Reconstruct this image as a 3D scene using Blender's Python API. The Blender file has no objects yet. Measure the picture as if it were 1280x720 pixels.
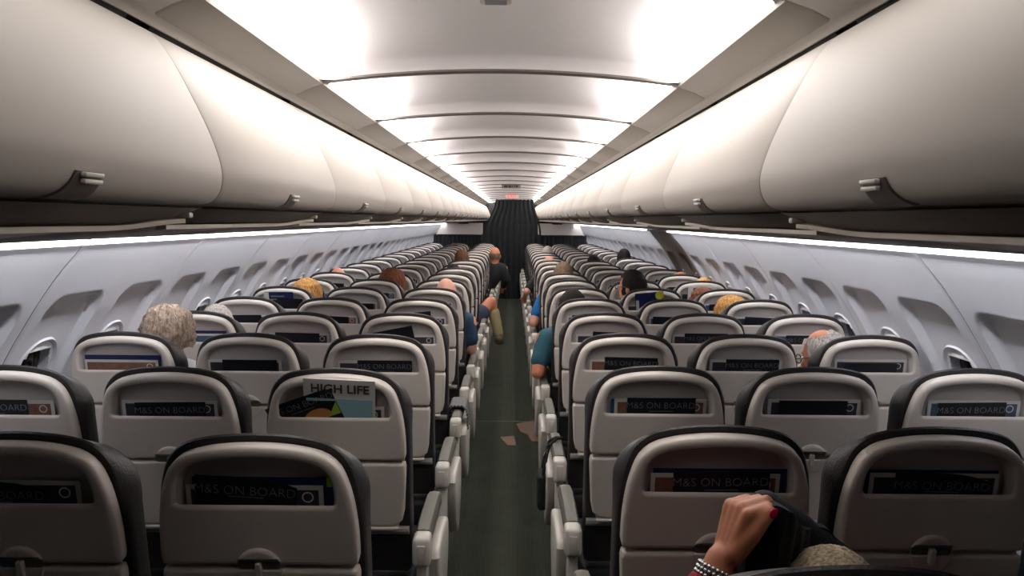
import bpy, bmesh, math, random
from mathutils import Vector, Matrix, Euler, noise
random.seed(7)
rad = math.radians

# ------------------------------------------------------------------ camera, world, exposure
HZ = 1.62                     # camera height
CX = 0.045                    # camera sits a little off the aisle's centre
scene = bpy.context.scene
cam_data = bpy.data.cameras.new('camera')
cam_data.sensor_width = 36.0
cam_data.lens = 36.0 * 1000 / 1280
cam_data.clip_start = 0.05
cam = bpy.data.objects.new('camera', cam_data)
scene.collection.objects.link(cam)
cam.matrix_world = (Matrix.Translation((CX, 0, HZ)) @ Euler((rad(90 - 4.86), 0, 0)).to_matrix().to_4x4()
                    @ Matrix.Rotation(rad(0.5), 4, 'Z'))
scene.camera = cam
world = bpy.data.worlds.new('world'); scene.world = world
world.use_nodes = True
world.node_tree.nodes['Background'].inputs[0].default_value = (0.02, 0.022, 0.03, 1)
world.node_tree.nodes['Background'].inputs[1].default_value = 1.0
vs = scene.view_settings
vs.view_transform = 'Standard'; vs.look = 'None'; vs.exposure = 0.62; vs.gamma = 1.0
vs.use_curve_mapping = False
CEILING_LIGHT = 9.5           # strength of the ceiling diffusers
UPLIGHT = 0.52                # share of it that goes up onto the tray's dome
LIP_GLOW = 1.6              # glow given to the plain lip on top of the sidewall
TUBE_LIGHT = 26.0             # strength of the tubes in the sidewall cove

# ------------------------------------------------------------------ helpers
COL = scene.collection

def srgb(r, g, b):
    f = lambda c: (c / 255 / 12.92) if c / 255 <= 0.04045 else ((c / 255 + 0.055) / 1.055) ** 2.4
    return (f(r), f(g), f(b), 1)

MATS = {}
def mat(name, color, rough=0.5, var=0.06, scale=8.0, bump=0.0, bscale=60.0, metal=0.0, spec=0.5, emit=0.0, sheen=0.0):
    if name in MATS: return MATS[name]
    m = bpy.data.materials.new(name); m.use_nodes = True
    nt = m.node_tree; b = nt.nodes['Principled BSDF']
    b.inputs['Roughness'].default_value = rough
    b.inputs['Metallic'].default_value = metal
    b.inputs['Specular IOR Level'].default_value = spec
    if emit > 0:
        b.inputs['Base Color'].default_value = color
        b.inputs['Emission Color'].default_value = color
        b.inputs['Emission Strength'].default_value = emit
    else:
        tc = nt.nodes.new('ShaderNodeTexCoord')
        nz = nt.nodes.new('ShaderNodeTexNoise'); nz.inputs['Scale'].default_value = scale
        nz.inputs['Detail'].default_value = 4
        nt.links.new(tc.outputs['Object'], nz.inputs['Vector'])
        mx = nt.nodes.new('ShaderNodeMix'); mx.data_type = 'RGBA'
        c0 = [max(0, c * (1 - var)) for c in color[:3]] + [1]
        c1 = [min(1, c * (1 + var)) for c in color[:3]] + [1]
        mx.inputs[6].default_value = c0; mx.inputs[7].default_value = c1
        nt.links.new(nz.outputs['Fac'], mx.inputs[0])
        nt.links.new(mx.outputs[2], b.inputs['Base Color'])
        if bump > 0:
            n2 = nt.nodes.new('ShaderNodeTexNoise'); n2.inputs['Scale'].default_value = bscale
            n2.inputs['Detail'].default_value = 3
            nt.links.new(tc.outputs['Object'], n2.inputs['Vector'])
            bp = nt.nodes.new('ShaderNodeBump'); bp.inputs['Strength'].default_value = bump
            bp.inputs['Distance'].default_value = 0.01
            nt.links.new(n2.outputs['Fac'], bp.inputs['Height'])
            nt.links.new(bp.outputs['Normal'], b.inputs['Normal'])
    MATS[name] = m
    return m

def mesh_of(name, verts, faces, material=None, smooth=35):
    me = bpy.data.meshes.new(name)
    me.from_pydata([tuple(v) for v in verts], [], faces)
    me.validate()
    bm = bmesh.new(); bm.from_mesh(me)
    bmesh.ops.recalc_face_normals(bm, faces=bm.faces)
    bm.to_mesh(me); bm.free()
    if smooth is not None:
        for p in me.polygons: p.use_smooth = True
        me.set_sharp_from_angle(angle=rad(smooth))
    if material: me.materials.append(material)
    return me

def bm_mesh(name, bm, material=None, smooth=35):
    bmesh.ops.recalc_face_normals(bm, faces=bm.faces)
    me = bpy.data.meshes.new(name); bm.to_mesh(me); bm.free()
    if smooth is not None:
        for p in me.polygons: p.use_smooth = True
        me.set_sharp_from_angle(angle=rad(smooth))
    if material: me.materials.append(material)
    return me

def obj(name, me, parent=None, loc=(0, 0, 0), rot=(0, 0, 0), scale=(1, 1, 1)):
    o = bpy.data.objects.new(name, me)
    o.location = loc; o.rotation_euler = rot; o.scale = scale
    if parent: o.parent = parent
    COL.objects.link(o)
    return o

def tag(o, label=None, cat=None, group=None, kind=None):
    if label: o['label'] = label
    if cat: o['category'] = cat
    if group: o['group'] = group
    if kind: o['kind'] = kind
    return o

def thing(name, label, cat, loc=(0, 0, 0), rot=(0, 0, 0), group=None, kind=None):
    return tag(obj(name, None, None, loc, rot), label, cat, group, kind)

def add_box(bm, c, s, bevel=0.0, seg=2, rot=None):
    r = bmesh.ops.create_cube(bm, size=1.0)
    vs_ = r['verts']
    bmesh.ops.scale(bm, vec=s, verts=vs_)
    if bevel > 0:
        es = list({e for v in vs_ for e in v.link_edges})
        rb = bmesh.ops.bevel(bm, geom=es, offset=bevel, segments=seg, affect='EDGES', profile=0.5)
        vs_ = list({v for f in rb['faces'] for v in f.verts} | {v for v in vs_ if v.is_valid})
    if rot is not None:
        bmesh.ops.rotate(bm, cent=(0, 0, 0), matrix=rot, verts=vs_)
    bmesh.ops.translate(bm, vec=c, verts=vs_)
    return vs_

def box_mesh(name, c, s, material, bevel=0.0, seg=2, rot=None):
    bm = bmesh.new(); add_box(bm, c, s, bevel, seg, rot)
    return bm_mesh(name, bm, material)

def tube_verts(path, r, n=8):
    verts, faces = [], []
    P = [Vector(p) for p in path]
    for i, p in enumerate(P):
        t = (P[min(i + 1, len(P) - 1)] - P[max(i - 1, 0)]).normalized()
        up = Vector((0, 0, 1)) if abs(t.z) < 0.9 else Vector((1, 0, 0))
        a = t.cross(up).normalized(); b = a.cross(t)
        for k in range(n):
            an = 2 * math.pi * k / n
            verts.append(p + (a * math.cos(an) + b * math.sin(an)) * r)
    for i in range(len(P) - 1):
        for k in range(n):
            faces.append((i * n + k, i * n + (k + 1) % n, (i + 1) * n + (k + 1) % n, (i + 1) * n + k))
    faces.append(tuple(range(n))); faces.append(tuple((len(P) - 1) * n + k for k in range(n)))
    return verts, faces

def loft(loops, cap0=True, cap1=True):
    n = len(loops[0]); verts = [v for l in loops for v in l]; faces = []
    for i in range(len(loops) - 1):
        for k in range(n):
            a, b = i * n + k, i * n + (k + 1) % n
            faces.append((a, b, b + n, a + n))
    if cap0: faces.append(tuple(range(n)))
    if cap1: faces.append(tuple(range((len(loops) - 1) * n, len(loops) * n)))
    return verts, faces

def smooth_line(pts, per=6):
    """Catmull-Rom through 2-D points."""
    out = []
    for i in range(len(pts) - 1):
        p0 = pts[max(i - 1, 0)]; p1 = pts[i]; p2 = pts[i + 1]; p3 = pts[min(i + 2, len(pts) - 1)]
        for k in range(per):
            t = k / per
            out.append(tuple(0.5 * ((2 * p1[j]) + (-p0[j] + p2[j]) * t + (2 * p0[j] - 5 * p1[j] + 4 * p2[j] - p3[j]) * t * t
                             + (-p0[j] + 3 * p1[j] - 3 * p2[j] + p3[j]) * t ** 3) for j in range(2)))
    out.append(tuple(pts[-1]))
    return out

def ray_outline(poly, c, angles):
    """Where rays from c at the given angles leave a star-shaped polygon."""
    out = []
    for a in angles:
        d = (math.cos(a), math.sin(a)); best = 0
        for i in range(len(poly)):
            (x1, y1), (x2, y2) = poly[i], poly[(i + 1) % len(poly)]
            ex, ey = x2 - x1, y2 - y1
            den = d[0] * ey - d[1] * ex
            if abs(den) < 1e-12: continue
            t = ((x1 - c[0]) * ey - (y1 - c[1]) * ex) / den
            u = ((x1 - c[0]) * d[1] - (y1 - c[1]) * d[0]) / den
            if t > 0 and -1e-6 <= u <= 1 + 1e-6: best = max(best, t)
        out.append((c[0] + d[0] * best, c[1] + d[1] * best))
    return out

def mirror_outline(half):
    """half runs bottom to top at +x; returns the closed outline."""
    return list(half) + [(-x, y) for x, y in reversed(half) if abs(x) > 1e-6]

ORD = ['zeroth', 'first', 'second', 'third', 'fourth', 'fifth', 'sixth', 'seventh', 'eighth', 'ninth', 'tenth', 'eleventh',
       'twelfth', 'thirteenth', 'fourteenth', 'fifteenth', 'sixteenth', 'seventeenth', 'eighteenth', 'nineteenth', 'twentieth']
ROWS = 20
def row_words(n):
    if n == 0: return 'in the row of the raised hand'
    if n <= 10: return '%s row ahead of the raised hand' % ORD[n]
    return '%s row back from the black curtain' % ORD[ROWS + 1 - n]

# ------------------------------------------------------------------ materials
M_SHELL = mat('seat_shell_plastic', srgb(214, 204, 194), 0.45, 0.02, 5, 0.08, 500)
M_RECESS = mat('seat_recess_plastic', srgb(196, 188, 182), 0.55, 0.02, 5)
M_LEATHER = mat('charcoal_leather', srgb(50, 46, 46), 0.42, 0.12, 12, 0.25, 180)
M_CUSHION = mat('black_cushion', srgb(22, 22, 28), 0.6, 0.15, 10, 0.2, 150)
M_FRAME = mat('dark_seat_frame', srgb(34, 33, 34), 0.5, 0.1)
M_TUBE = mat('grey_tube', srgb(150, 146, 142), 0.35, 0.05)
M_PAD = mat('armrest_pad', srgb(112, 110, 100), 0.5, 0.06, 20, 0.1, 200)
M_ARM = mat('armrest_plastic', srgb(212, 206, 196), 0.4, 0.02)
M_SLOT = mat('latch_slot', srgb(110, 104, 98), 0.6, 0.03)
M_WALL = mat('sidewall_plastic', srgb(212, 211, 216), 0.5, 0.015, 4, 0.05, 300)
M_BIN = mat('bin_plastic', srgb(186, 177, 168), 0.6, 0.02, 2)
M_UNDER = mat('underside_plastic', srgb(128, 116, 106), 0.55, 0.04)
M_RAIL = mat('bin_rail', srgb(196, 184, 168), 0.4, 0.03)
M_HANDLE = mat('handle_plate', srgb(96, 86, 79), 0.4, 0.04)
M_GRIP = mat('handle_grip', srgb(196, 188, 178), 0.35, 0.03)
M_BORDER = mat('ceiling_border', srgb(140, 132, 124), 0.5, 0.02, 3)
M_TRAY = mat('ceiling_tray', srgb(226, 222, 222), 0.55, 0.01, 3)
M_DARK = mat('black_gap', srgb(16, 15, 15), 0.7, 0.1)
M_TRIM = mat('silver_trim', srgb(176, 168, 158), 0.35, 0.04)
M_LAMP = mat('ceiling_diffuser', (1.0, 0.975, 0.955, 1), 0.5, emit=CEILING_LIGHT)
M_STRIP = mat('glowing_lip', (0.93, 0.95, 1.0, 1), 0.5, emit=LIP_GLOW)  # ordinary lip; emission stands in for the light falling on it
M_STRIPOFF = mat('unlit_lip', srgb(120, 114, 108), 0.5)  # same lip, its lack of light put into the colour
M_GLASS = mat('night_glass', srgb(10, 11, 14), 0.08, 0.1)
M_SHADE = mat('window_shade', srgb(226, 224, 224), 0.35, 0.02)
M_CURTAIN = mat('curtain_cloth', srgb(30, 33, 34), 0.85, 0.25, 14, 0.3, 300)
M_DIVIDER = mat('divider_panel', srgb(206, 196, 186), 0.5, 0.02)
M_CHROME = mat('chrome', srgb(200, 200, 200), 0.2, 0.02, metal=1.0)

def carpet_material():
    m = bpy.data.materials.new('aisle_carpet'); m.use_nodes = True
    nt = m.node_tree; b = nt.nodes['Principled BSDF']
    b.inputs['Roughness'].default_value = 0.95; b.inputs['Specular IOR Level'].default_value = 0.1
    tc = nt.nodes.new('ShaderNodeTexCoord')
    wv = nt.nodes.new('ShaderNodeTexWave'); wv.bands_direction = 'X'; wv.inputs['Scale'].default_value = 26
    wv.inputs['Distortion'].default_value = 0.6; wv.inputs['Detail'].default_value = 2
    nz = nt.nodes.new('ShaderNodeTexNoise'); nz.inputs['Scale'].default_value = 5; nz.inputs['Detail'].default_value = 6
    for t in (wv, nz): nt.links.new(tc.outputs['Object'], t.inputs['Vector'])
    m1 = nt.nodes.new('ShaderNodeMix'); m1.data_type = 'RGBA'
    m1.inputs[6].default_value = srgb(52, 55, 47); m1.inputs[7].default_value = srgb(68, 71, 60)
    nt.links.new(nz.outputs['Fac'], m1.inputs[0])
    m2 = nt.nodes.new('ShaderNodeMix'); m2.data_type = 'RGBA'; m2.blend_type = 'MULTIPLY'
    m2.inputs[0].default_value = 0.25
    nt.links.new(m1.outputs[2], m2.inputs[6]); nt.links.new(wv.outputs['Color'], m2.inputs[7])
    nt.links.new(m2.outputs[2], b.inputs['Base Color'])
    bp = nt.nodes.new('ShaderNodeBump'); bp.inputs['Strength'].default_value = 0.4; bp.inputs['Distance'].default_value = 0.004
    nt.links.new(wv.outputs['Color'], bp.inputs['Height']); nt.links.new(bp.outputs['Normal'], b.inputs['Normal'])
    return m
M_CARPET = carpet_material()

# ------------------------------------------------------------------ the cabin shell
MOD = 1.066                   # module: two window pitches
Y0 = 2.74                     # a module seam
K_FIRST, K_LAST = -3, 17      # modules for ceiling and bins
LIT_FROM = -1                 # first module whose lamps are on (unseen ones aft are cut to dim the near rows)
K_WALL = 13                   # last sidewall module
CURTAIN_Y = 16.3
def ym(k): return Y0 + MOD * k
Y_REAR, Y_END = ym(K_FIRST), ym(K_LAST + 1)

floor = tag(obj('floor', box_mesh('floor', (0, 0, -0.03), (3.7, Y_END - Y_REAR, 0.06), M_CARPET), None,
                (0, (Y_END + Y_REAR) / 2, 0)), 'dark green-grey ribbed aisle carpet', 'floor', kind='structure')
M_PATCH = mat('tan_patch', srgb(116, 90, 74), 0.9, 0.06, 20)  # tan patches lying on the carpet
M_SEAM = mat('carpet_seam', srgb(92, 92, 80), 0.9, 0.05)
def floor_patch(name, pts, m):
    verts = [(x, y, 0.0) for x, y in pts] + [(x, y, 0.003) for x, y in pts]
    n = len(pts)
    faces = [tuple(range(n)), tuple(range(n, 2 * n))] + [(i, (i + 1) % n, n + (i + 1) % n, n + i) for i in range(n)]
    o = obj(name, mesh_of(name, verts, faces, m), floor, (0, -floor.location.y, 0))
    return o
floor_patch('tan_patch', [(0.09, 6.26), (0.207, 6.362), (0.277, 6.337), (0.269, 5.774), (0.203, 5.752), (0.172, 5.95), (0.119, 6.019)], M_PATCH)
floor_patch('tan_patch', [(-0.033, 5.861), (0.069, 5.905), (0.085, 5.648), (0.022, 5.648)], M_PATCH)
floor_patch('carpet_seam', [(-0.25, 6.33), (0.27, 6.33), (0.27, 6.345), (-0.25, 6.345)], M_SEAM)

# --- sidewalls: a profile swept along the cabin with a scooped recess round each window
WALL_P = [(1.405, 1.54), (1.455, 1.48), (1.515, 1.41), (1.58, 1.32), (1.635, 1.235), (1.688, 1.15), (1.765, 1.0), (1.815, 0.82),
          (1.83, 0.62), (1.825, 0.42), (1.79, 0.22), (1.73, 0.0)]
prof = smooth_line(WALL_P, 8)
def wall_point(z):
    for (x1, z1), (x2, z2) in zip(prof, prof[1:]):
        if z2 <= z <= z1:
            t = (z - z1) / (z2 - z1); return x1 + (x2 - x1) * t
    return prof[0][0] if z > prof[0][1] else prof[-1][0]
WIN_C = [0.266, 0.799]        # window centres in a module
WIN_Z, WIN_W, WIN_H, WIN_R = 0.975, 0.235, 0.345, 0.105
def sstep(a, b, x):
    t = min(1, max(0, (x - a) / (b - a))); return t * t * (3 - 2 * t)
def rrect_sd(u, v, hw, hh, r):
    qx, qy = abs(u) - hw + r, abs(v) - hh + r
    return math.hypot(max(qx, 0), max(qy, 0)) + min(max(qx, qy), 0) - r
def scoop_sd(u, z):
    """signed distance of the scoop round a window: flat top edge, rounded corners, narrowing towards the sill"""
    hw = 0.188 if z > 1.12 else 0.188 - 0.05 * min(1, (1.12 - z) / 0.3)
    return rrect_sd(u, z - 1.04, hw, 0.285, 0.075)
def wall_panel_mesh():
    zs = []
    z = 1.54
    while z > 0.0:
        zs.append(z)
        z -= 0.0075 if 1.27 < z < 1.36 else (0.02 if z > 0.75 else 0.08)
    zs.append(0.0)
    us = [0.003 + (MOD - 0.006) * i / 104 for i in range(105)]
    verts, faces, keep = [], [], []
    for z in zs:
        x0 = wall_point(z)
        for u in us:
            c = WIN_C[0] if u < MOD / 2 else WIN_C[1]
            sd = scoop_sd(u - c, z)
            depth = 0.032 * sstep(0.006, -0.012, sd) * sstep(0.74, 1.30, z) + 0.012 * sstep(0.006, -0.02, sd)
            edge = min(u, MOD - u)
            x = x0 + depth + 0.008 * sstep(0.012, 0.0, edge)
            verts.append((x, u, z))
            keep.append(rrect_sd(u - c, z - WIN_Z, WIN_W / 2, WIN_H / 2, WIN_R) < -0.012)
    nu = len(us)
    for i in range(len(zs) - 1):
        for j in range(nu - 1):
            q = (i * nu + j, i * nu + j + 1, (i + 1) * nu + j + 1, (i + 1) * nu + j)
            if all(keep[a] for a in q): continue
            faces.append(q)
    return mesh_of('sidewall_panel', verts, faces, M_WALL, 50)
def wall_frame_point(u, z, c, out):
    x = wall_point(z)
    depth = 0.032 * sstep(0.74, 1.30, z) + 0.012
    return (x + depth + out, c + u, z)
def oval(hw, hh, r, n=40):
    poly = []
    for cx_, cy_, a0 in ((hw - r, hh - r, 0), (-hw + r, hh - r, 90), (-hw + r, -hh + r, 180), (hw - r, -hh + r, 270)):
        for k in range(9):
            a = rad(a0 + 90 * k / 8); poly.append((cx_ + r * math.cos(a), cy_ + r * math.sin(a)))
    return poly
def window_frame_mesh(c):
    loops = []
    for (hw, hh, r, out) in ((WIN_W / 2 + .012, WIN_H / 2 + .012, WIN_R + .012, -0.002), (WIN_W / 2 + .004, WIN_H / 2 + .004, WIN_R + .004, -0.010),
                             (WIN_W / 2 - .006, WIN_H / 2 - .006, WIN_R - .006, -0.004), (WIN_W / 2 - .012, WIN_H / 2 - .012, WIN_R - .012, 0.05)):
        loops.append([wall_frame_point(u, WIN_Z + v, c, out) for u, v in oval(hw, hh, r)])
    v, f = loft(loops, False, False)
    return mesh_of('window_frame', v, f, M_WALL, 50)
def window_pane_mesh(c):
    l = [wall_frame_point(u, WIN_Z + v, c, 0.045) for u, v in oval(WIN_W / 2 - .004, WIN_H / 2 - .004, WIN_R - .004)]
    l2 = [(x + 0.006, y, z) for x, y, z in l]
    v, f = loft([l, l2])
    return mesh_of('window_pane', v, f, M_GLASS, 30)
def window_shade_mesh(c):
    bm = bmesh.new()
    z = WIN_Z + WIN_H / 2 - 0.035
    x = wall_frame_point(0, z, c, 0)[0]
    add_box(bm, (x + 0.012, c, z + 0.008), (0.03, WIN_W * 0.66, 0.022), 0.008)
    return bm_mesh('shade_grip', bm, M_SHADE)
WPM = wall_panel_mesh()
WFM = [window_frame_mesh(c) for c in WIN_C]; WGM = [window_pane_mesh(c) for c in WIN_C]; WSM = [window_shade_mesh(c) for c in WIN_C]
DARK_MODULE = 4               # the starboard panel whose cove lamp is out
def wall_lip_mesh(m):
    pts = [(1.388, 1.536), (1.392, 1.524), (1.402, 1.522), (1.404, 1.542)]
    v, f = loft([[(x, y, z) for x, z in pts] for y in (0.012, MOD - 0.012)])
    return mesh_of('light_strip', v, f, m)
def cove_lamp_mesh():
    # fixed to the outboard face of the service panels, washing the wall
    v, f = loft([[(x, y, z) for x, z in ((1.304, 1.562), (1.312, 1.562), (1.316, 1.592), (1.304, 1.592))] for y in (0.02, MOD - 0.02)])
    return mesh_of('cove_lamp', v, f, M_TUBE_LAMP)
M_TUBE_LAMP = mat('sidewall_tube', (0.93, 0.95, 1.0, 1), 0.5, emit=TUBE_LIGHT)
CLM = cove_lamp_mesh()
LSM_ON, LSM_OFF = wall_lip_mesh(M_STRIP), wall_lip_mesh(M_STRIPOFF)
cove = []
for (x, z) in ((1.296, 1.60), (1.33, 1.603), (1.42, 1.60), (1.43, 1.54), (1.44, 1.54), (1.44, 1.61), (1.32, 1.61), (1.296, 1.61)): cove.append((x, z))
v, f = loft([[(x, y, z) for x, z in cove] for y in (0.0, MOD)])
COVE = mesh_of('light_cove', v, f, mat('cove_grey', srgb(150, 150, 158), 0.6, 0.03), 30)
for side, sgn in (('left', -1), ('right', 1)):
    w = tag(obj('wall_' + side, None), 'pale sidewall of curved window panels on the %s side' % ('port' if sgn < 0 else 'starboard'), 'wall', kind='structure')
    for k in range(K_FIRST, K_WALL + 1):
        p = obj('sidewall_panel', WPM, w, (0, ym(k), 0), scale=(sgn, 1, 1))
        if sgn > 0 and k == DARK_MODULE:          # its lamp is out; taupe paints the unlit look deeper
            p.material_slots[0].link = 'OBJECT'; p.material_slots[0].material = mat('unlit_taupe', srgb(128, 116, 108), 0.55, 0.03)
        for i in range(2):
            obj('window_frame', WFM[i], p); obj('window_pane', WGM[i], p); obj('shade_grip', WSM[i], p)
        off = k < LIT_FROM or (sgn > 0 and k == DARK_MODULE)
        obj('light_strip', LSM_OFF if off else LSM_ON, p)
        obj('light_cove', COVE, p)
        if not off and k >= LIT_FROM: obj('cove_lamp', CLM, p)

# --- ceiling: one recessed light tray per module between sloping border panels
CH = HZ + 0.457               # height of the tray's rim at its edge
TW, TRISE = 0.597, 0.040
def arch(x): return TRISE * (1 - (x / TW) ** 2)
def tray_mesh():
    nx, ny = 44, 36; verts, faces = [], []
    ya, yb = 0.016, MOD - 0.016
    # rim loops: rounded-rectangle outline, then the scooped dome as a height field
    xs = [-TW + 2 * TW * (0.5 - 0.5 * math.cos(math.pi * i / nx)) for i in range(nx + 1)]
    ys = [ya + (yb - ya) * (0.5 - 0.5 * math.cos(math.pi * j / ny)) for j in range(ny + 1)]
    for y in ys:
        for x in xs:
            # squash the square grid so the corners of the outline are rounded
            sy = min(y - ya, yb - y); sx = TW - abs(x)
            r = 0.06; px, py = x, y
            if sx < r and sy < r:
                dx, dy = r - sx, r - sy; m = max(dx, dy); h = math.hypot(dx, dy)
                if h > 1e-9:
                    k = m / h
                    px = math.copysign(TW - r + dx * k, x); py = (ya + r - dy * k) if y - ya < yb - y else (yb - r + dy * k)
                sx, sy = TW - abs(px), min(py - ya, yb - py)
                s0 = max(0, r - math.hypot(r - sx, r - sy))
            else: s0 = min(sx, sy)
            gy = 1 - (1 - min(sy / 0.34, 1)) ** 2
            gx = 1 - (1 - min(sx / 0.16, 1)) ** 2
            lift = 0.012 + 0.095 * (0.25 * min(1, s0 / 0.02) + 0.75 * gy) * (0.55 + 0.45 * gx) if s0 > 1e-6 else 0.0
            verts.append((px, py, arch(px) + lift))
    n = nx + 1
    for j in range(ny):
        for i in range(nx):
            faces.append((j * n + i, j * n + i + 1, (j + 1) * n + i + 1, (j + 1) * n + i))
    return mesh_of('light_tray', verts, faces, M_TRAY, 60)
M_LEAK = mat('diffuser_top', (1.0, 0.975, 0.955, 1), 0.5, emit=CEILING_LIGHT * UPLIGHT)
def diffuser_mesh(s, lamp=None, leak=None):
    """lamp along a tray's edge: strong downlight face, weaker uplight onto the dome"""
    loops = []
    for y in (0.04, MOD - 0.04):
        loops.append([(s * x, y, z) for x, z in ((0.592, 0.010), (0.545, 0.014), (0.500, 0.016), (0.496, 0.030), (0.545, 0.034), (0.594, 0.022))])
    v, f = loft(loops)
    me = mesh_of('light_diffuser', v, f, lamp or M_LAMP, 30)
    me.materials.append(leak or M_LEAK)
    for p in me.polygons:
        if p.normal.z > -0.5: p.material_index = 1
    return me
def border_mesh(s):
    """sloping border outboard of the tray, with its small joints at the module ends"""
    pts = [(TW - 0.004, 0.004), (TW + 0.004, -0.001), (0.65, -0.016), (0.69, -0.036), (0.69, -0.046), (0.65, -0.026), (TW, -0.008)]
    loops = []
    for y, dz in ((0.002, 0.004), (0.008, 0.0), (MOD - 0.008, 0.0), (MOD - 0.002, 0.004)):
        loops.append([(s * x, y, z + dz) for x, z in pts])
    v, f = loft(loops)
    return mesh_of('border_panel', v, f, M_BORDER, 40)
def rib_mesh():
    """dark cross rib that closes the joint between two trays"""
    loops = []
    for i in range(33):
        x = -TW - 0.004 + (2 * TW + 0.008) * i / 32
        z = arch(max(-TW, min(TW, x)))
        loops.append([(x, -0.019, z - 0.002), (x, -0.014, z - 0.005), (x, 0.014, z - 0.005), (x, 0.019, z - 0.002), (x, 0.012, z + 0.02), (x, -0.012, z + 0.02)])
    v, f = loft(loops)
    return mesh_of('cross_rib', v, f, mat('ceiling_rib', srgb(116, 108, 103), 0.5, 0.03), 30)
def corner_fill_mesh():
    """flat plate with rounded cut-outs round the tray mouth (keeps light from leaking past the corners)"""
    verts, faces = [], []
    for sx in (-1, 1):
        for (ye, d) in ((0.0, 1), (MOD, -1)):
            b = len(verts); r = 0.06
            cx_, cy_ = sx * (TW - r), ye + d * (0.016 + r)
            verts.append((sx * (TW + 0.004), ye, arch(TW) + 0.001))
            for k in range(9):
                a = math.pi / 2 * k / 8
                x, y = cx_ + sx * r * math.cos(a), cy_ - d * r * math.sin(a)
                verts.append((x, y, arch(x) + 0.001))
            for k in range(8): faces.append((b, b + 1 + k, b + 2 + k))
    return mesh_of('tray_corner', verts, faces, M_BORDER, 30)
TRAY, RIB, DIFF, BORD, CORN = tray_mesh(), rib_mesh(), [diffuser_mesh(-1), diffuser_mesh(1)], [border_mesh(-1), border_mesh(1)], corner_fill_mesh()
DIM = [diffuser_mesh(q, mat('ceiling_diffuser_dim', (1.0, 0.975, 0.955, 1), 0.5, emit=CEILING_LIGHT * 0.35), mat('diffuser_top_dim', (1.0, 0.975, 0.955, 1), 0.5, emit=CEILING_LIGHT * 0.12)) for q in (-1, 1)]
ceiling = tag(obj('ceiling', None, None, (0, 0, CH)), 'arched cabin ceiling of glowing recessed light trays', 'ceiling', kind='structure')
def trim_strip(s):
    v, f = loft([[(s * x, y, z) for x, z in ((0.688, -0.040), (0.703, -0.046), (0.712, -0.060), (0.716, -0.060), (0.716, -0.030), (0.69, -0.030))] for y in (0, MOD)])
    return mesh_of('trim_strip', v, f, M_TRIM, 40)
def gap_strip(s):  # black strip standing in for the dark gap above the bins
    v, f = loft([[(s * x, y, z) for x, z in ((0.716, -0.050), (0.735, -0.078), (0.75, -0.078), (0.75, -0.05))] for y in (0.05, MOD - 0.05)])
    return mesh_of('gap_filler', v, f, M_DARK, 40)
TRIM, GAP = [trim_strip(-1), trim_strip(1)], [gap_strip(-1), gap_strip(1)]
for k in range(K_FIRST, K_LAST + 1):
    p = obj('ceiling_panel', TRAY, ceiling, (0, ym(k), 0))
    obj('cross_rib', RIB, p); obj('tray_corner', CORN, p)
    for i in (0, 1):
        obj('border_panel', BORD[i], p); obj('trim_strip', TRIM[i], p); obj('gap_filler', GAP[i], p)
        if k >= LIT_FROM - 1: obj('light_diffuser', DIFF[i] if k >= LIT_FROM else DIM[i], p)      # unseen lamps aft, dimmed to keep the near rows dark
# upper skin so that the sky never shows through a joint
obj('ceiling_skin', box_mesh('ceiling_skin', (0, (Y_REAR + Y_END) / 2, 0.19), (2.9, Y_END - Y_REAR, 0.02), M_DARK), ceiling)

wall_end = tag(obj('wall_front', box_mesh('wall_front', (0, Y_END + 0.03, 1.1), (3.8, 0.06, 2.4), M_FRAME)), 'dark bulkhead far beyond the curtain', 'wall', kind='structure')
wall_back = tag(obj('wall_back', box_mesh('wall_back', (0, Y_REAR - 0.03, 1.1), (3.8, 0.06, 2.4), M_FRAME)), 'dark rear bulkhead behind the seats', 'wall', kind='structure')  # unseen; coloured dark to dim the nearest rows

# ------------------------------------------------------------------ overhead bins
BIN_FRONT = smooth_line([(0.722, 0.386), (0.692, 0.372), (0.655, 0.325), (0.612, 0.245), (0.575, 0.165), (0.556, 0.105), (0.555, 0.070),
                         (0.566, 0.042), (0.590, 0.027), (0.640, 0.020)], 5)
def off_profile(p, d):
    out = []
    for i, (x, z) in enumerate(p):
        a, b = p[max(i - 1, 0)], p[min(i + 1, len(p) - 1)]
        tx, tz = b[0] - a[0], b[1] - a[1]; l = math.hypot(tx, tz)
        out.append((x - tz / l * d, z + tx / l * d))
    return out
def bin_door_mesh(s):
    loops = []
    for y, d in ((0.002, 0.012), (0.004, 0.004), (0.014, 0.0), (MOD - 0.014, 0.0), (MOD - 0.004, 0.004), (MOD - 0.002, 0.012)):
        a = off_profile(BIN_FRONT, d); b = off_profile(BIN_FRONT, 0.02)
        loops.append([(s * x, y, z) for x, z in a + b[::-1]])
    v, f = loft(loops)
    return mesh_of('bin_door', v, f, M_BIN, 40)
def bin_body_mesh(s):
    inner = off_profile(BIN_FRONT, 0.022)
    pts = inner[1:] + [(1.25, -0.03), (1.32, 0.10), (1.20, 0.386)]
    v, f = loft([[(s * x, y, z) for x, z in pts] for y in (0.001, MOD - 0.001)])
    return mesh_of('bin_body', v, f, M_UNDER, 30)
def psu_mesh(s):
    pts = [(0.604, 0.0185), (0.640, 0.004), (0.72, -0.020), (1.00, -0.046), (1.24, -0.070), (1.30, -0.071), (1.30, -0.030), (1.0, -0.02), (0.70, 0.004), (0.63, 0.0185)]
    loops = []
    for y, d in ((0.003, 0.004), (0.008, 0), (MOD - 0.008, 0), (MOD - 0.003, 0.004)):
        loops.append([(s * x, y, z + (d if i < 6 else 0)) for i, (x, z) in enumerate(pts)])
    v, f = loft(loops)
    return mesh_of('service_panel', v, f, M_UNDER, 40)
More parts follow.
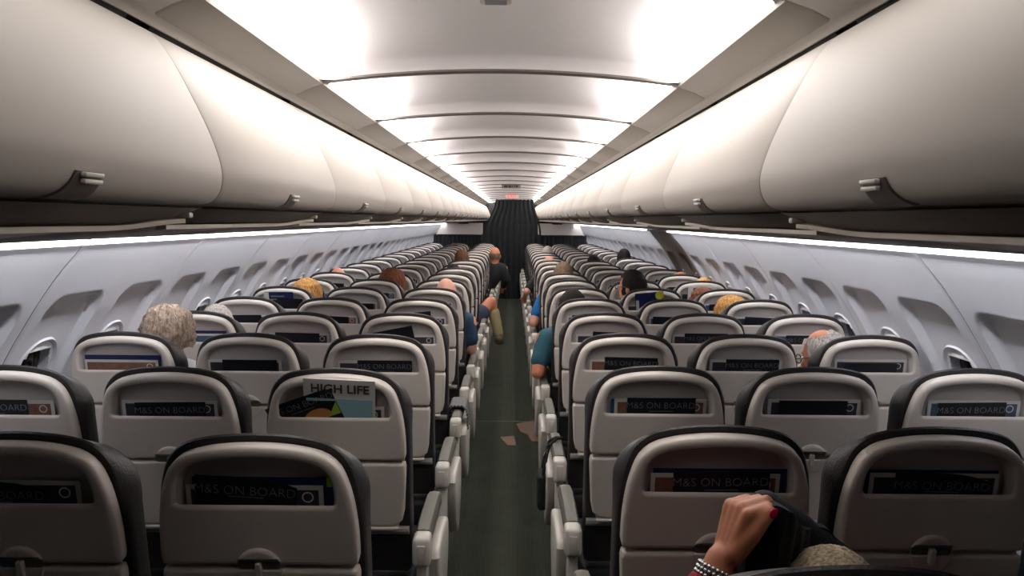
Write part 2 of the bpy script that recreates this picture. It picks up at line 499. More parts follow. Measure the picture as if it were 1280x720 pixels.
def rail_mesh(s):
    path = [(0.03, 0.702, -0.012), (0.2, 0.702, -0.012), (MOD - 0.20, 0.702, -0.012), (MOD - 0.14, 0.695, -0.010), (MOD - 0.06, 0.652, 0.0), (MOD - 0.02, 0.640, 0.002)]
    loops = [[(s * (x + a), y, z + b) for a, b in ((-0.011, -0.014), (0.011, -0.016), (0.011, -0.004), (-0.011, -0.005))] for y, x, z in path]
    v, f = loft(loops)
    return mesh_of('hand_rail', v, f, M_RAIL, 50)
def rail_cap_mesh(s):
    return box_mesh('rail_cap', (s * 0.634, MOD - 0.012, 0.004), (0.03, 0.02, 0.012), M_GRIP, 0.004)
def handle_meshes(s):
    """trapezoid latch plate that follows the bin's lower curve, with the bright pull at its upper edge"""
    idx = [i for i, (x, z) in enumerate(BIN_FRONT) if 0.0255 <= z <= 0.066]
    a = off_profile(BIN_FRONT, -0.004)
    verts, faces = [], []
    for n, i in enumerate(idx):
        t = n / (len(idx) - 1); hw = 0.034 + 0.012 * t
        x, z = a[i]; x2, z2 = BIN_FRONT[i]
        sh = -0.012 * t
        verts += [(s * x, MOD / 2 - hw + sh, z), (s * x, MOD / 2 + hw + sh, z), (s * (x2 + 0.004), MOD / 2 + hw + sh, z2), (s * (x2 + 0.004), MOD / 2 - hw + sh, z2)]
    for n in range(len(idx) - 1):
        b = 4 * n
        for q in range(4): faces.append((b + q, b + (q + 1) % 4, b + 4 + (q + 1) % 4, b + 4 + q))
    faces += [(0, 1, 2, 3), tuple(range(len(verts) - 4, len(verts)))]
    plate = mesh_of('latch_plate', verts, faces, M_HANDLE, 40)
    bm = bmesh.new()
    zz = 0.054; xx = min(x for x, z in BIN_FRONT if abs(z - zz) < 0.02)
    add_box(bm, (s * (xx - 0.006), MOD / 2, zz + 0.004), (0.008, 0.052, 0.007), 0.002)
    add_box(bm, (s * (xx - 0.004), MOD / 2, zz - 0.0055), (0.008, 0.050, 0.007), 0.002)
    grip = bm_mesh('pull_grip', bm, M_GRIP)
    return plate, grip
for sgn, side in ((-1, 'port'), (1, 'starboard')):
    D, B, P, R, RC = bin_door_mesh(sgn), bin_body_mesh(sgn), psu_mesh(sgn), rail_mesh(sgn), rail_cap_mesh(sgn)
    HP, HG = handle_meshes(sgn)
    kc = int((CURTAIN_Y - Y0) // MOD)          # the bin over the curtain
    for k in range(K_FIRST, K_LAST + 1):
        if k < kc: lab = 'closed cream %s-side overhead bin, %s one back from the curtain' % (side, ORD[kc - k])
        elif k == kc: lab = 'closed cream %s-side overhead bin directly above the divider curtain' % side
        else: lab = 'closed cream %s-side overhead bin, %s one beyond the curtain' % (side, ORD[k - kc])
        t = thing('overhead_bin', lab, 'overhead bin', (0, ym(k), HZ), group='%s overhead bins' % side)
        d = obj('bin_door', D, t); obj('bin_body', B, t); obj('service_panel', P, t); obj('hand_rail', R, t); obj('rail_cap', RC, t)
        h = obj('latch_plate', HP, d); obj('pull_grip', HG, d)

# ------------------------------------------------------------------ seats
TILT = rad(9); ZS = 0.871     # recline, height of the seam between tray and shell
def T(x, s, n):
    return (x, -s * math.sin(TILT) + n * math.cos(TILT), ZS + s * math.cos(TILT) + n * math.sin(TILT))

SHELL_HALF = [(0.196, 0.005), (0.2085, 0.008), (0.2115, 0.02)] + smooth_line([(0.2118, 0.04), (0.2105, 0.08), (0.2055, 0.132), (0.196, 0.182), (0.178, 0.229),
             (0.147, 0.257), (0.10, 0.271), (0.05, 0.2775), (0.0, 0.2795)], 4)
LIP = 0.146
REC_HALF = [(0.150, LIP), (0.163, LIP + .0005), (0.1675, LIP + .005)] + smooth_line([(0.168, LIP + .012), (0.1655, 0.190), (0.153, 0.222), (0.122, 0.242), (0.06, 0.2525), (0.0, 0.255)], 4)
COVER_HALF = [(0.205, -0.40), (0.217, -0.39), (0.2205, -0.37)] + smooth_line([(0.221, -0.20), (0.222, 0.0), (0.2215, 0.08), (0.217, 0.14), (0.2085, 0.19), (0.191, 0.238), (0.158, 0.271),
             (0.108, 0.287), (0.05, 0.2940), (0.0, 0.2960)], 4)
LOWER_HALF = [(0.0, -0.218), (0.15, -0.218), (0.180, -0.213), (0.197, -0.198), (0.203, -0.17), (0.2095, -0.06), (0.2115, -0.02), (0.2085, -0.006), (0.196, -0.003), (0.0, -0.003)]

def inset(poly, d, c):
    out = []
    n = len(poly)
    for i in range(n):
        a, b = poly[i - 1], poly[(i + 1) % n]
        tx, ty = b[0] - a[0], b[1] - a[1]; l = math.hypot(tx, ty) or 1
        nx, ny = -ty / l, tx / l
        x, y = poly[i]
        if (c[0] - x) * nx + (c[1] - y) * ny < 0: nx, ny = -nx, -ny
        out.append((x + nx * d, y + ny * d))
    return out

def upper_shell_meshes():
    c = (0, 0.197)
    outer = mirror_outline(SHELL_HALF); rec = mirror_outline(REC_HALF)
    angs = sorted({round(a, 4) for a in [2 * math.pi * i / 72 - math.pi for i in range(72)]
                   + [math.atan2(y - c[1], x - c[0]) for x, y in outer[:5] + outer[-5:] + rec[:5] + rec[-5:]]})
    O = ray_outline(outer, c, angs); Rr = ray_outline(rec, c, angs)
    Oi = inset(O, 0.010, c); Oi2 = inset(O, 0.003, c); Ro = inset(Rr, -0.007, c); Ro2 = inset(Rr, -0.002, c)
    loops = []
    loops.append([T(x, s, 0.032) for x, s in O]); loops.append([T(x, s, 0.009) for x, s in O])
    loops.append([T(x, s, 0.003) for x, s in Oi2]); loops.append([T(x, s, 0.0) for x, s in Oi])
    loops.append([T(x, s, 0.0) for x, s in inset(O, 0.014, c)]); loops.append([T(x, s, 0.0) for x, s in inset(Rr, -0.011, c)])
    loops.append([T(x, s, 0.0) for x, s in Ro]); loops.append([T(x, s, 0.0025) for x, s in Ro2])
    loops.append([T(x, s, 0.008) for x, s in Rr])
    v, f = loft(loops, False, False)
    shell = mesh_of('back_shell', v, f, M_SHELL, 45)
    # recess liner: side walls, and a pocket that runs down behind the lip
    PD = 0.140
    l0 = [T(x, s, 0.008) for x, s in Rr]
    l1 = [T(x, s - PD, 0.011) if s < LIP + .002 else T(x * 0.965, s - 0.004, 0.020) for x, s in Rr]
    l2 = [T(x, s - PD, 0.034) if s < LIP + .002 else T(x * 0.95, s - 0.008, 0.034) for x, s in Rr]
    v, f = loft([l0, l1, l2], False, True)
    liner = mesh_of('pocket_liner', v, f, M_RECESS, 45)
    return shell, liner

def plate_mesh(name, poly, c, n0, n1, bev, material, smooth=45):
    """plate whose face towards the camera (n0) has a rounded edge"""
    p1 = inset(poly, bev * 0.3, c); p2 = inset(poly, bev, c); p3 = inset(poly, bev * 1.4, c)
    loops = [[T(x, s, n1) for x, s in poly], [T(x, s, n0 + bev) for x, s in poly], [T(x, s, n0 + bev * 0.3) for x, s in p1], [T(x, s, n0) for x, s in p2], [T(x, s, n0) for x, s in p3]]
    v, f = loft(loops)
    return mesh_of(name, v, f, material, smooth)

def cover_mesh():
    c = (0, 0.0)
    poly = mirror_outline(COVER_HALF)
    def wing(p, k):
        out = []
        for x, s in p:
            b = math.exp(-((s - 0.17) / 0.06) ** 2) * 0.012 * k
            out.append((x + math.copysign(b, x) if abs(x) > 0.12 else x, s))
        return out
    L = [(inset(poly, 0.014, c), 0.0355, 0), (inset(poly, 0.004, c), 0.036, 0), (poly, 0.042, 0), (poly, 0.058, 0.5), (poly, 0.080, 1.0), (poly, 0.100, 0.9), (inset(poly, 0.006, c), 0.114, 0.5), (inset(poly, 0.02, c), 0.122, 0)]
    def crown(p, n):                       # the headrest rolls down towards the front
        return [(x, s_ - max(0, s_ - 0.12) / 0.175 * (n - 0.04) * 0.68 if n > 0.04 else s_) for x, s_ in p]
    L = [(crown(p, n), n, k) for p, n, k in L]
    loops = [[T(x, s, n) for x, s in wing(p, k)] for p, n, k in L]
    v, f = loft(loops)
    return mesh_of('back_cushion', v, f, M_LEATHER, 50)

def arc_poly(r, a0, a1, n=16, c=(0, 0)):
    return [(c[0] + r * math.cos(rad(a0 + (a1 - a0) * i / n)), c[1] + r * math.sin(rad(a0 + (a1 - a0) * i / n))) for i in range(n + 1)]

SM = {}
SM['back_shell'], SM['pocket_liner'] = upper_shell_meshes()
SM['back_cushion'] = cover_mesh()
lp = mirror_outline([p for p in LOWER_HALF])
lp = [p for i, p in enumerate(lp) if i == 0 or p != lp[i - 1]]
SM['tray_panel'] = plate_mesh('tray_panel', lp, (0, -0.1), 0.0, 0.03, 0.008, M_SHELL)
SM['bottom_ledge'] = plate_mesh('bottom_ledge', [(-0.185, -0.219), (-0.175, -0.229), (0.175, -0.229), (0.185, -0.219)], (0, -0.224), -0.004, 0.03, 0.003, M_SHELL)
# latch: raised half disc above the seam, finger slot's shade as a dark plate, toggle and lower half disc
up = [p for p in arc_poly(0.050, 24, 156)] 
SM['latch_cap'] = plate_mesh('latch_cap', up, (0, 0.035), -0.009, 0.004, 0.006, M_SHELL)
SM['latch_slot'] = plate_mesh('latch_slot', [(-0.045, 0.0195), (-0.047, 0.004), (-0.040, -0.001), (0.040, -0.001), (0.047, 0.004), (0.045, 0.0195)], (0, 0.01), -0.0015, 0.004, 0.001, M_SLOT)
SM['latch_base'] = plate_mesh('latch_base', arc_poly(0.047, 182, 358), (0, -0.02), -0.005, 0.004, 0.003, M_SHELL)
SM['latch_toggle'] = plate_mesh('latch_toggle', [(-0.007, 0.016), (-0.008, -0.016), (-0.004, -0.022), (0.004, -0.022), (0.008, -0.016), (0.007, 0.016), (0.004, 0.019), (-0.004, 0.019)], (0, 0), -0.013, 0.0, 0.003, M_SHELL)
SM['seat_cushion'] = box_mesh('seat_cushion', (0, 0.335, 0.405), (0.45, 0.48, 0.11), M_CUSHION, 0.03, 3)
bm = bmesh.new()
for y in (0.15, 0.46):
    vv, ff = tube_verts([(-0.245, y, 0.325), (0.245, y, 0.325)], 0.02, 10)
    bv = [bm.verts.new(p) for p in vv]
    for q in ff: bm.faces.new([bv[i] for i in q])
SM['seat_frame'] = bm_mesh('seat_frame', bm, M_FRAME)
v, f = tube_verts([T(-0.215, -0.246, 0.03), T(0.215, -0.246, 0.03)], 0.013, 10)
SM['hinge_tube'] = mesh_of('hinge_tube', v, f, M_TUBE)
def leg_mesh():
    bm = bmesh.new()
    for y0, y1 in ((0.10, 0.15), (0.50, 0.46)):
        vv, ff = tube_verts([(0, y0, 0.012), (0, y1, 0.325)], 0.016, 8)
        bv = [bm.verts.new(p) for p in vv]
        for q in ff: bm.faces.new([bv[i] for i in q])
    add_box(bm, (0, 0.30, 0.012), (0.03, 0.50, 0.024), 0.006)
    vv, ff = tube_verts([(0, 0.47, 0.30), (0, 0.12, 0.04)], 0.012, 8)
    bv = [bm.verts.new(p) for p in vv]
    for q in ff: bm.faces.new([bv[i] for i in q])
    return bm_mesh('leg_frame', bm, M_TUBE)
SM['leg_frame'] = leg_mesh()
def arm_path_loops(w, pts):
    """armrest: rounded section (width w) swept along (y, zbottom, ztop)"""
    loops = []
    for y, zb, zt, k in pts:
        hw = w / 2 * k; m = (zt - zb)
        loops.append([(-hw * 0.7, y, zb), (hw * 0.7, y, zb), (hw, y, zb + m * 0.25), (hw, y, zb + m * 0.7), (hw * 0.72, y, zb + m * 0.95), (0, y, zt), (-hw * 0.72, y, zb + m * 0.95), (-hw, y, zb + m * 0.7), (-hw, y, zb + m * 0.25)])
    return loft(loops)
v, f = arm_path_loops(0.052, [(0.045, 0.60, 0.645, 0.92), (0.06, 0.596, 0.650, 1), (0.20, 0.594, 0.656, 1), (0.36, 0.588, 0.652, 1), (0.42, 0.578, 0.640, 0.96), (0.45, 0.575, 0.618, 0.75), (0.458, 0.582, 0.600, 0.4)])
SM['armrest_pad'] = mesh_of('armrest_pad', v, f, M_PAD, 50)
bm = bmesh.new(); add_box(bm, (0, 0.012, 0.595), (0.056, 0.075, 0.095), 0.014, 3)
SM['armrest_housing'] = bm_mesh('armrest_housing', bm, M_ARM)
SM['housing_button'] = box_mesh('housing_button', (0, -0.027, 0.59), (0.026, 0.008, 0.06), M_GRIP, 0.003)
bm = bmesh.new(); add_box(bm, (0, 0.03, 0.43), (0.036, 0.06, 0.27), 0.012, 2)
SM['arm_bracket'] = bm_mesh('arm_bracket', bm, M_ARM)
def shroud_mesh():
    poly = smooth_line([(0.00, 0.55), (0.035, 0.575), (0.16, 0.575), (0.34, 0.56), (0.385, 0.52), (0.375, 0.42), (0.31, 0.32), (0.23, 0.275), (0.16, 0.285), (0.09, 0.36), (0.03, 0.46), (0.0, 0.55)], 4)[:-1]
    c = (0.2, 0.43)
    loops = []
    for x, d in ((-0.018, 0.010), (-0.014, 0.003), (-0.006, 0), (0.010, 0), (0.017, 0.004), (0.020, 0.012)):
        loops.append([(x, y, z) for y, z in inset(poly, d, c)])
    v, f = loft(loops)
    return mesh_of('side_shroud', v, f, M_ARM, 45)
SM['side_shroud'] = shroud_mesh()
v, f = arm_path_loops(0.046, [(0.09, 0.60, 0.64, 0.9), (0.105, 0.596, 0.648, 1), (0.36, 0.592, 0.648, 1), (0.43, 0.585, 0.636, 0.95), (0.455, 0.588, 0.605, 0.6)])
SM['middle_armrest'] = mesh_of('middle_armrest', v, f, M_FRAME, 50)

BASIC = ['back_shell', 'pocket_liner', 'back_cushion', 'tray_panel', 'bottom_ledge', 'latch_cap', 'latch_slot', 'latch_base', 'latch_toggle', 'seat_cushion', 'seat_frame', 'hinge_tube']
SEAT_X = {'A': -1.493, 'B': -0.9985, 'C': -0.490, 'D': 0.510, 'E': 1.001, 'F': 1.503}
WHERE = {'A': 'port-side window seat', 'B': 'port-side middle seat', 'C': 'port-side aisle seat', 'D': 'starboard-side aisle seat', 'E': 'starboard-side middle seat', 'F': 'starboard-side window seat'}
def row_y(n, letter='D'):
    return 1.031 + 0.73 * n - (0.085 if letter in 'ABC' else 0) - (0.02 if n == 1 and letter in 'ABC' else 0)     # the port rows stand a little further aft
def seat(n, letter):
    t = thing('airplane_seat', 'off-white shelled %s, %s' % (WHERE[letter], row_words(n)), 'seat', (SEAT_X[letter], row_y(n, letter), 0), group='cabin seats in rows of three')
    shell = None
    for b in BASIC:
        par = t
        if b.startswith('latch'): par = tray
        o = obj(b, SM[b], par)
        if b == 'back_shell': shell = o
        if b == 'tray_panel': tray = o
    ins = 1 if letter in 'ABC' else -1        # direction of the aisle
    if letter in 'CD':
        ax = ins * 0.262
        p = obj('armrest', SM['armrest_pad'], t, (ax, 0, 0))
        h = obj('armrest_housing', SM['armrest_housing'], t, (ax, 0, 0)); obj('housing_button', SM['housing_button'], h)
        obj('arm_bracket', SM['arm_bracket'], t, (ax, 0, 0))
        obj('side_shroud', SM['side_shroud'], t, (ax + ins * 0.030, 0.04, 0), scale=(ins, 1, 1))
        obj('leg_frame', SM['leg_frame'], t, (ins * 0.12, 0, 0))
    else:
        obj('armrest', SM['middle_armrest'], t, (ins * 0.2457, 0, 0))
        if letter in 'AF': obj('leg_frame', SM['leg_frame'], t, (0, 0, 0))
    return t
for n in range(0, ROWS + 1):
    for letter in 'ABCDEF': seat(n, letter)

# ------------------------------------------------------------------ divider: curtain, hard panels and side curtains
def pleated(name, x0, x1, z0, z1, y, flare, pleats, amp, scallop, nx=120, nz=16):
    """hanging cloth; flare(t) returns (x0, x1) at height fraction t from the top"""
    verts, faces = [], []
    for th in (0, 1):
        for j in range(nz + 1):
            t = j / nz; a, b = flare(t)
            for i in range(nx + 1):
                u = i / nx; ph = u * pleats * 2 * math.pi
                yy = y + amp * (0.55 + 0.6 * t) * math.sin(ph + 0.7 * math.sin(3 * u + 2 * t)) + th * 0.006
                zz = z1 + (z0 - z1) * t + (scallop * abs(math.sin(ph / 2)) if j == 0 else 0)
                verts.append((a + (b - a) * u, yy, zz))
    n = nx + 1; N = n * (nz + 1)
    for th in (0, 1):
        for j in range(nz):
            for i in range(nx):
                q = th * N + j * n + i; faces.append((q, q + 1, q + n + 1, q + n))
    for i in range(nx):
        faces.append((i, i + 1, N + i + 1, N + i)); q = nz * n + i; faces.append((q, q + 1, N + q + 1, N + q))
    for j in range(nz):
        for e in (0, nx):
            q = j * n + e; faces.append((q, q + n, N + q + n, N + q))
    return mesh_of(name, verts, faces, M_CURTAIN, 60)
def aisle_flare(t):
    k = sstep(0.0, 0.32, t)
    return (-0.30 - 0.22 * k, 0.47 + 0.16 * k)
def narrow(f, lim=0.225):
    """below seat height the curtain is pinched between the seats"""
    def g(t):
        a, b = f(t); k = sstep(0.40, 0.52, t)
        return (a + (-lim - a) * k, b + (lim - b) * k)
    return g
curtain = thing('divider_curtain', 'black pleated curtain closing off the aisle under the red exit sign', 'curtain', (0, CURTAIN_Y, 0))
obj('cloth', pleated('curtain_cloth', 0, 0, 0.01, HZ + 0.395, 0, aisle_flare, 10, 0.035, 0.022), curtain)
v, f = tube_verts([(-0.55, 0.0, HZ + 0.425), (0.68, 0.0, HZ + 0.425)], 0.010, 8)
obj('curtain_rail', mesh_of('curtain_rail', v, f, M_TRIM), curtain)
for i in range(11):
    x = -0.295 + 0.76 * i / 10
    obj('curtain_hook', box_mesh('curtain_hook', (x, 0, HZ + 0.412), (0.012, 0.01, 0.03), M_FRAME), curtain)
for sgn, side in ((-1, 'port'), (1, 'starboard')):
    a, b = (0.56, 1.47)
    # the hard panel: rounded at its lower inboard corner
    pts = [(a, -0.065), (a, -0.27), (a + 0.008, -0.29), (a + 0.03, -0.30), (1.50, -0.30), (1.40, -0.10), (1.28, -0.065)]
    v, f = loft([[(sgn * x, y, HZ + z) for x, z in pts] for y in (-0.012, 0.012)])
    t = thing('class_divider', 'cream hard panel hanging below the %s-side bins beside the curtain' % side, 'panel', (0, CURTAIN_Y, 0))
    obj('panel_board', mesh_of('divider_board', v, f, M_DIVIDER, 30), t)
    obj('panel_clip', box_mesh('panel_clip', (sgn * 0.95, -0.01, HZ - 0.075), (0.20, 0.06, 0.02), M_FRAME, 0.005), t)
    t = thing('half_curtain', 'low black curtain under the %s-side divider panel, behind the last seats' % side, 'curtain', (0, CURTAIN_Y, 0))
    obj('cloth', pleated('half_curtain_cloth', 0, 0, 0.62, HZ - 0.315, 0.03, lambda q, s_=sgn: (s_ * 0.40, s_ * 1.56), 16, 0.02, 0.015, 110, 8), t)
    v, f = tube_verts([(sgn * 0.56, 0.03, HZ - 0.318), (sgn * 1.53, 0.03, HZ - 0.318)], 0.008, 8)
    obj('curtain_rail', mesh_of('half_rail', v, f, M_FRAME), t)

# ------------------------------------------------------------------ lettering and ceiling signs
def text_mesh(name, body, size, material, offset=0.0, align='CENTER', extrude=0.0004):
    cu = bpy.data.curves.new(name, 'FONT'); cu.body = body; cu.size = size; cu.offset = offset
    cu.align_x = align; cu.align_y = 'CENTER'; cu.extrude = extrude; cu.resolution_u = 3
    o = bpy.data.objects.new(name, cu); COL.objects.link(o)
    dg = bpy.context.evaluated_depsgraph_get()
    me = bpy.data.meshes.new_from_object(o.evaluated_get(dg))
    bpy.data.objects.remove(o); bpy.data.curves.remove(cu)
    me.transform(Matrix.Rotation(rad(90), 4, 'X'))       # stand it up, facing -Y
    me.materials.clear(); me.materials.append(material)
    me.name = name
    return me
M_WHITE = mat('white_print', srgb(226, 222, 218), 0.5, 0.02)
M_RED = mat('exit_red', (0.85, 0.05, 0.04, 1), 0.5, emit=1.2)
M_SIGN = mat('sign_white', srgb(232, 226, 222), 0.4, 0.02)
t = thing('exit_sign', 'small white ceiling sign reading EXIT in red above the curtain', 'sign', (0.03, 15.6, HZ + 0.462))
obj('sign_plate', box_mesh('exit_plate', (0, 0, 0), (0.26, 0.03, 0.085), M_SIGN, 0.006), t)
obj('lettering', text_mesh('exit_text', 'EXIT', 0.085, M_RED, 0.001), t, (0, -0.017, 0))
t = thing('ceiling_sign', 'grey ceiling sign with a line of dark marks over the aisle', 'sign', (0.02, 11.45, HZ + 0.475))
obj('sign_plate', box_mesh('ceiling_plate', (0, 0, 0), (0.27, 0.03, 0.06), M_BORDER, 0.006), t)
M_MARK = mat('dark_print', srgb(60, 54, 52), 0.5, 0.05)
for x, w in ((-0.075, 0.05), (-0.02, 0.035), (0.015, 0.012), (0.045, 0.012), (0.08, 0.03)):
    obj('sign_mark', box_mesh('sign_mark', (x, -0.0165, 0), (w, 0.002, 0.03), M_MARK), t)
t = thing('ceiling_speaker', 'small grey recessed square fitting set in the nearest light tray', 'fitting', (-0.004, 2.16, CH + 0.128))
bm = bmesh.new(); add_box(bm, (0, 0, 0), (0.086, 0.062, 0.03), 0.006)
obj('housing', bm_mesh('speaker_housing', bm, M_GRIP), t)
obj('grille', box_mesh('speaker_grille', (0, 0, -0.0135), (0.058, 0.044, 0.006), mat('grille_grey', srgb(130, 128, 132), 0.5)), t)

# ------------------------------------------------------------------ things in the seat pockets
M_MENU = mat('menu_black', srgb(24, 25, 32), 0.35, 0.1, 6)
M_NAVY = mat('card_navy', srgb(28, 38, 84), 0.4, 0.1)
M_BLUE = mat('card_blue', srgb(30, 92, 140), 0.4, 0.12, 10)
M_PRINT = mat('menu_print', srgb(132, 132, 138), 0.5, 0.03)
M_PHOTO = [mat('photo_dark', srgb(62, 56, 66), 0.4, 0.6, 40), mat('photo_warm', srgb(132, 92, 74), 0.4, 0.6, 30), mat('photo_cool', srgb(70, 92, 116), 0.4, 0.6, 30)]
M_CARDW = mat('card_white', srgb(214, 210, 206), 0.45, 0.03)
M_GREEN = mat('lime_print', srgb(150, 180, 60), 0.5, 0.05)
M_ORANGE = mat('burger_print', srgb(200, 130, 70), 0.5, 0.2, 30)
M_TEAL = mat('cover_teal', srgb(150, 196, 198), 0.5, 0.1, 6)
M_YELLOW = mat('yellow_print', srgb(206, 196, 60), 0.5, 0.1)
def sheet_mesh(name, w, h, th, material, bow=0.0, droop=0.0, n=12):
    """booklet standing on its lower edge; bow curves it front to back, droop lowers one upper corner"""
    verts, faces = [], []
    for k in (0, 1):
        for j in range(4):
            for i in range(n + 1):
                u = i / n - 0.5
                z = h * j / 3
                if j == 3: z -= droop * max(0, u) ** 2 * 4 * h + droop * max(0, -u - .25) * 0.2 * h
                verts.append((u * w, (bow * (1 - 4 * u * u)) * (-1) + k * th, z))
    m = n + 1; N = m * 4
    for k in (0, 1):
        for j in range(3):
            for i in range(n): q = k * N + j * m + i; faces.append((q, q + 1, q + m + 1, q + m))
    for i in range(n):
        faces.append((i, i + 1, N + i + 1, N + i)); q = 3 * m + i; faces.append((q, q + 1, N + q + 1, N + q))
    for j in range(3):
        for e in (0, n): q = j * m + e; faces.append((q, q + m, N + q + m, N + q))
    return mesh_of(name, verts, faces, material, 40)
PM = {
    'menu': sheet_mesh('menu', 0.215, 0.165, 0.003, M_MENU, 0.0),
    'menu_droop': sheet_mesh('menu_droop', 0.215, 0.165, 0.003, M_MENU, 0.0, 0.11),
    'card': sheet_mesh('card', 0.290, 0.160, 0.002, M_CARDW),
    'navy': sheet_mesh('navy_card', 0.300, 0.165, 0.002, M_NAVY),
    'blue': sheet_mesh('blue_card', 0.280, 0.160, 0.002, M_BLUE),
    'magazine': sheet_mesh('magazine', 0.215, 0.275, 0.005, M_CARDW),
    'brochure': sheet_mesh('brochure', 0.19, 0.27, 0.004, M_NAVY),
}
TXT_MENU = text_mesh('menu_lettering', 'M&S ON BOARD', 0.0292, M_PRINT, -0.00075)
TXT_HIGH = text_mesh('magazine_title', 'HIGH LIFE', 0.040, M_MARK, 0.0008)
TXT_SMALL = box_mesh('small_line', (0, 0, 0), (0.075, 0.0006, 0.0012), M_PRINT)
def ring_mesh():
    v, f = [], []
    n = 20
    for i in range(n):
        a = 2 * math.pi * i / n
        for r in (0.0095, 0.0125): v.append((r * math.cos(a), 0, r * math.sin(a)))
    for i in range(n): q = 2 * i; w = 2 * ((i + 1) % n); f.append((q, q + 1, w + 1, w))
    return mesh_of('ring_emblem', v, f, M_WHITE)
RING = ring_mesh()
PIC = [box_mesh('card_picture', (0, 0, 0), (0.270, 0.0008, 0.125), m) for m in M_PHOTO]
STRIPE = box_mesh('edge_stripe', (0, 0, 0), (0.010, 0.0008, 0.03), M_GREEN)

def pocket_item(kind, n, letter, name, label, cat, show, dx=0.0, roll=0.0, depth=0.016, lean=0.0):
    """a sheet whose top stands `show` above the pocket lip"""
    me = PM[kind]; h = max(v_.co.z for v_ in me.vertices)
    base = Vector(T(dx, LIP + show - h, depth)) + Vector((SEAT_X[letter], row_y(n, letter), 0))
    t = thing(name, label, cat, base, group='papers in the seat pockets')
    if lean: t.location = Vector(T(dx, LIP - math.cos(lean) * (h - show), depth + math.sin(lean) * (h - show))) + Vector((SEAT_X[letter], row_y(n, letter), 0))
    t.rotation_euler = (Matrix.Rotation(TILT + lean, 3, 'X') @ Matrix.Rotation(roll, 3, 'Y')).to_euler()
    obj(name + '_sheet' if kind not in ('magazine', 'brochure') else 'cover', me, t)
    return t, h
SEATN = {'A': 'port-side window seat', 'B': 'port-side middle seat', 'C': 'port-side aisle seat', 'D': 'starboard aisle seat', 'E': 'starboard middle seat', 'F': 'starboard window seat'}
def menu(n, L, show=0.047, dx=0.0, roll=0.0, droop=False, depth=0.0135, text=True, lean=0.0):
    t, h = pocket_item('menu_droop' if droop else 'menu', n, L, 'menu_booklet', 'black menu booklet in pocket of %s, %s' % (SEATN[L], row_words(n)), 'menu', show, dx, roll, depth, lean)
    if text:
        obj('lettering', TXT_MENU, t, (-0.002, -0.0012, h - 0.0255 - (0.005 if droop else 0)))
        obj('small_print', TXT_SMALL, t, (0.0, -0.0008, h - 0.044))
    return t
def card(n, L, show=0.040, dx=0.0, pic=0, roll=0.0, depth=0.019, ring=True):
    t, h = pocket_item('card', n, L, 'safety_card', 'white-bordered safety card in pocket of %s, %s' % (SEATN[L], row_words(n)), 'card', show, dx, roll, depth)
    obj('card_picture', PIC[pic], t, (0, -0.0006, h - 0.010 - 0.0625))
    if ring: obj('ring_emblem', RING, t, (0.112, -0.0016, h - 0.026))
    return t
def navy(n, L, show=0.048, dx=0.0, kind='navy', roll=0.0):
    t, h = pocket_item(kind, n, L, 'information_card', '%s information card in pocket of %s, %s' % ('navy' if kind == 'navy' else 'blue', SEATN[L], row_words(n)), 'card', show, dx, roll, 0.0245)
    return t, h
# row by row, as the photograph shows them
menu(1, 'B', 0.044, -0.045, 0.0, True); card(1, 'B', 0.046, -0.01)
menu(1, 'C', 0.060, -0.030, rad(3.5), True); card(1, 'C', 0.040, -0.005); g, gh = navy(1, 'C', 0.056, 0.012)
obj('edge_stripe', STRIPE, g, (0.140, -0.0006, gh - 0.006))
menu(1, 'D', 0.047, 0.010, rad(-1)); card(1, 'D', 0.040, -0.005, 1); navy(1, 'D', 0.049, 0.006)
menu(1, 'E', 0.047, 0.010, rad(1), True); card(1, 'E', 0.045, -0.005); navy(1, 'E', 0.050, -0.01)
menu(2, 'A', 0.046, -0.04, 0.0); card(2, 'A', 0.042, 0.0, 1)
menu(2, 'B', 0.042, 0.01, rad(-1)); card(2, 'B', 0.046, 0.004)
menu(2, 'D', 0.050, 0.008); card(2, 'D', 0.044, 0.006, 1); navy(2, 'D', 0.042, -0.008, 'blue')
menu(2, 'E', 0.045, -0.005, 0, text=False); card(2, 'E', 0.047, 0.0)
menu(2, 'F', 0.043, -0.005, rad(-1)); card(2, 'F', 0.048, 0.002, 2)
card(3, 'A', 0.038, -0.005, 1); navy(3, 'A', 0.056, 0.0)
menu(3, 'B', 0.044, 0.01, 0, text=False); card(3, 'B', 0.042, -0.012)
menu(3, 'C', 0.046, 0.035); card(3, 'C', 0.042, -0.008, 0)
menu(3, 'D', 0.052, 0.018, rad(1)); card(3, 'D', 0.042, -0.002, 1)
menu(3, 'E', 0.048, 0.022); card(3, 'E', 0.044, -0.004)
menu(3, 'F', 0.035, 0.0, 0, text=False); card(3, 'F', 0.050, 0.0, 0)
navy(4, 'A', 0.052, 0.0); card(4, 'A', 0.038, 0.0, 2)
menu(4, 'B', 0.048, 0.0, rad(1), text=False); card(4, 'B', 0.044, 0.01)
menu(4, 'C', 0.072, -0.02, rad(-12), text=False); card(4, 'C', 0.040, 0.02)
menu(4, 'D', 0.052, 0.04, rad(2), text=False); card(4, 'D', 0.040, 0.0, 0)
menu(4, 'E', 0.050, 0.010, 0); card(4, 'E', 0.042, -0.01)
menu(4, 'F', 0.044, 0.012); card(4, 'F', 0.048, -0.006, 2)
for n in range(5, 13):
    for L in 'ABCDEF':
        if (n, L) in ((6, 'A'), (6, 'E'), (7, 'F'), (5, 'C')): continue
        r = random.Random(n * 31 + ord(L))
        if r.random() < 0.85: menu(n, L, 0.040 + 0.018 * r.random(), (r.random() - 0.5) * 0.05, rad((r.random() - 0.4) * 5), text=False)
        if n <= 9: card(n, L, 0.040 + 0.008 * r.random(), (r.random() - 0.5) * 0.03, r.randrange(3))
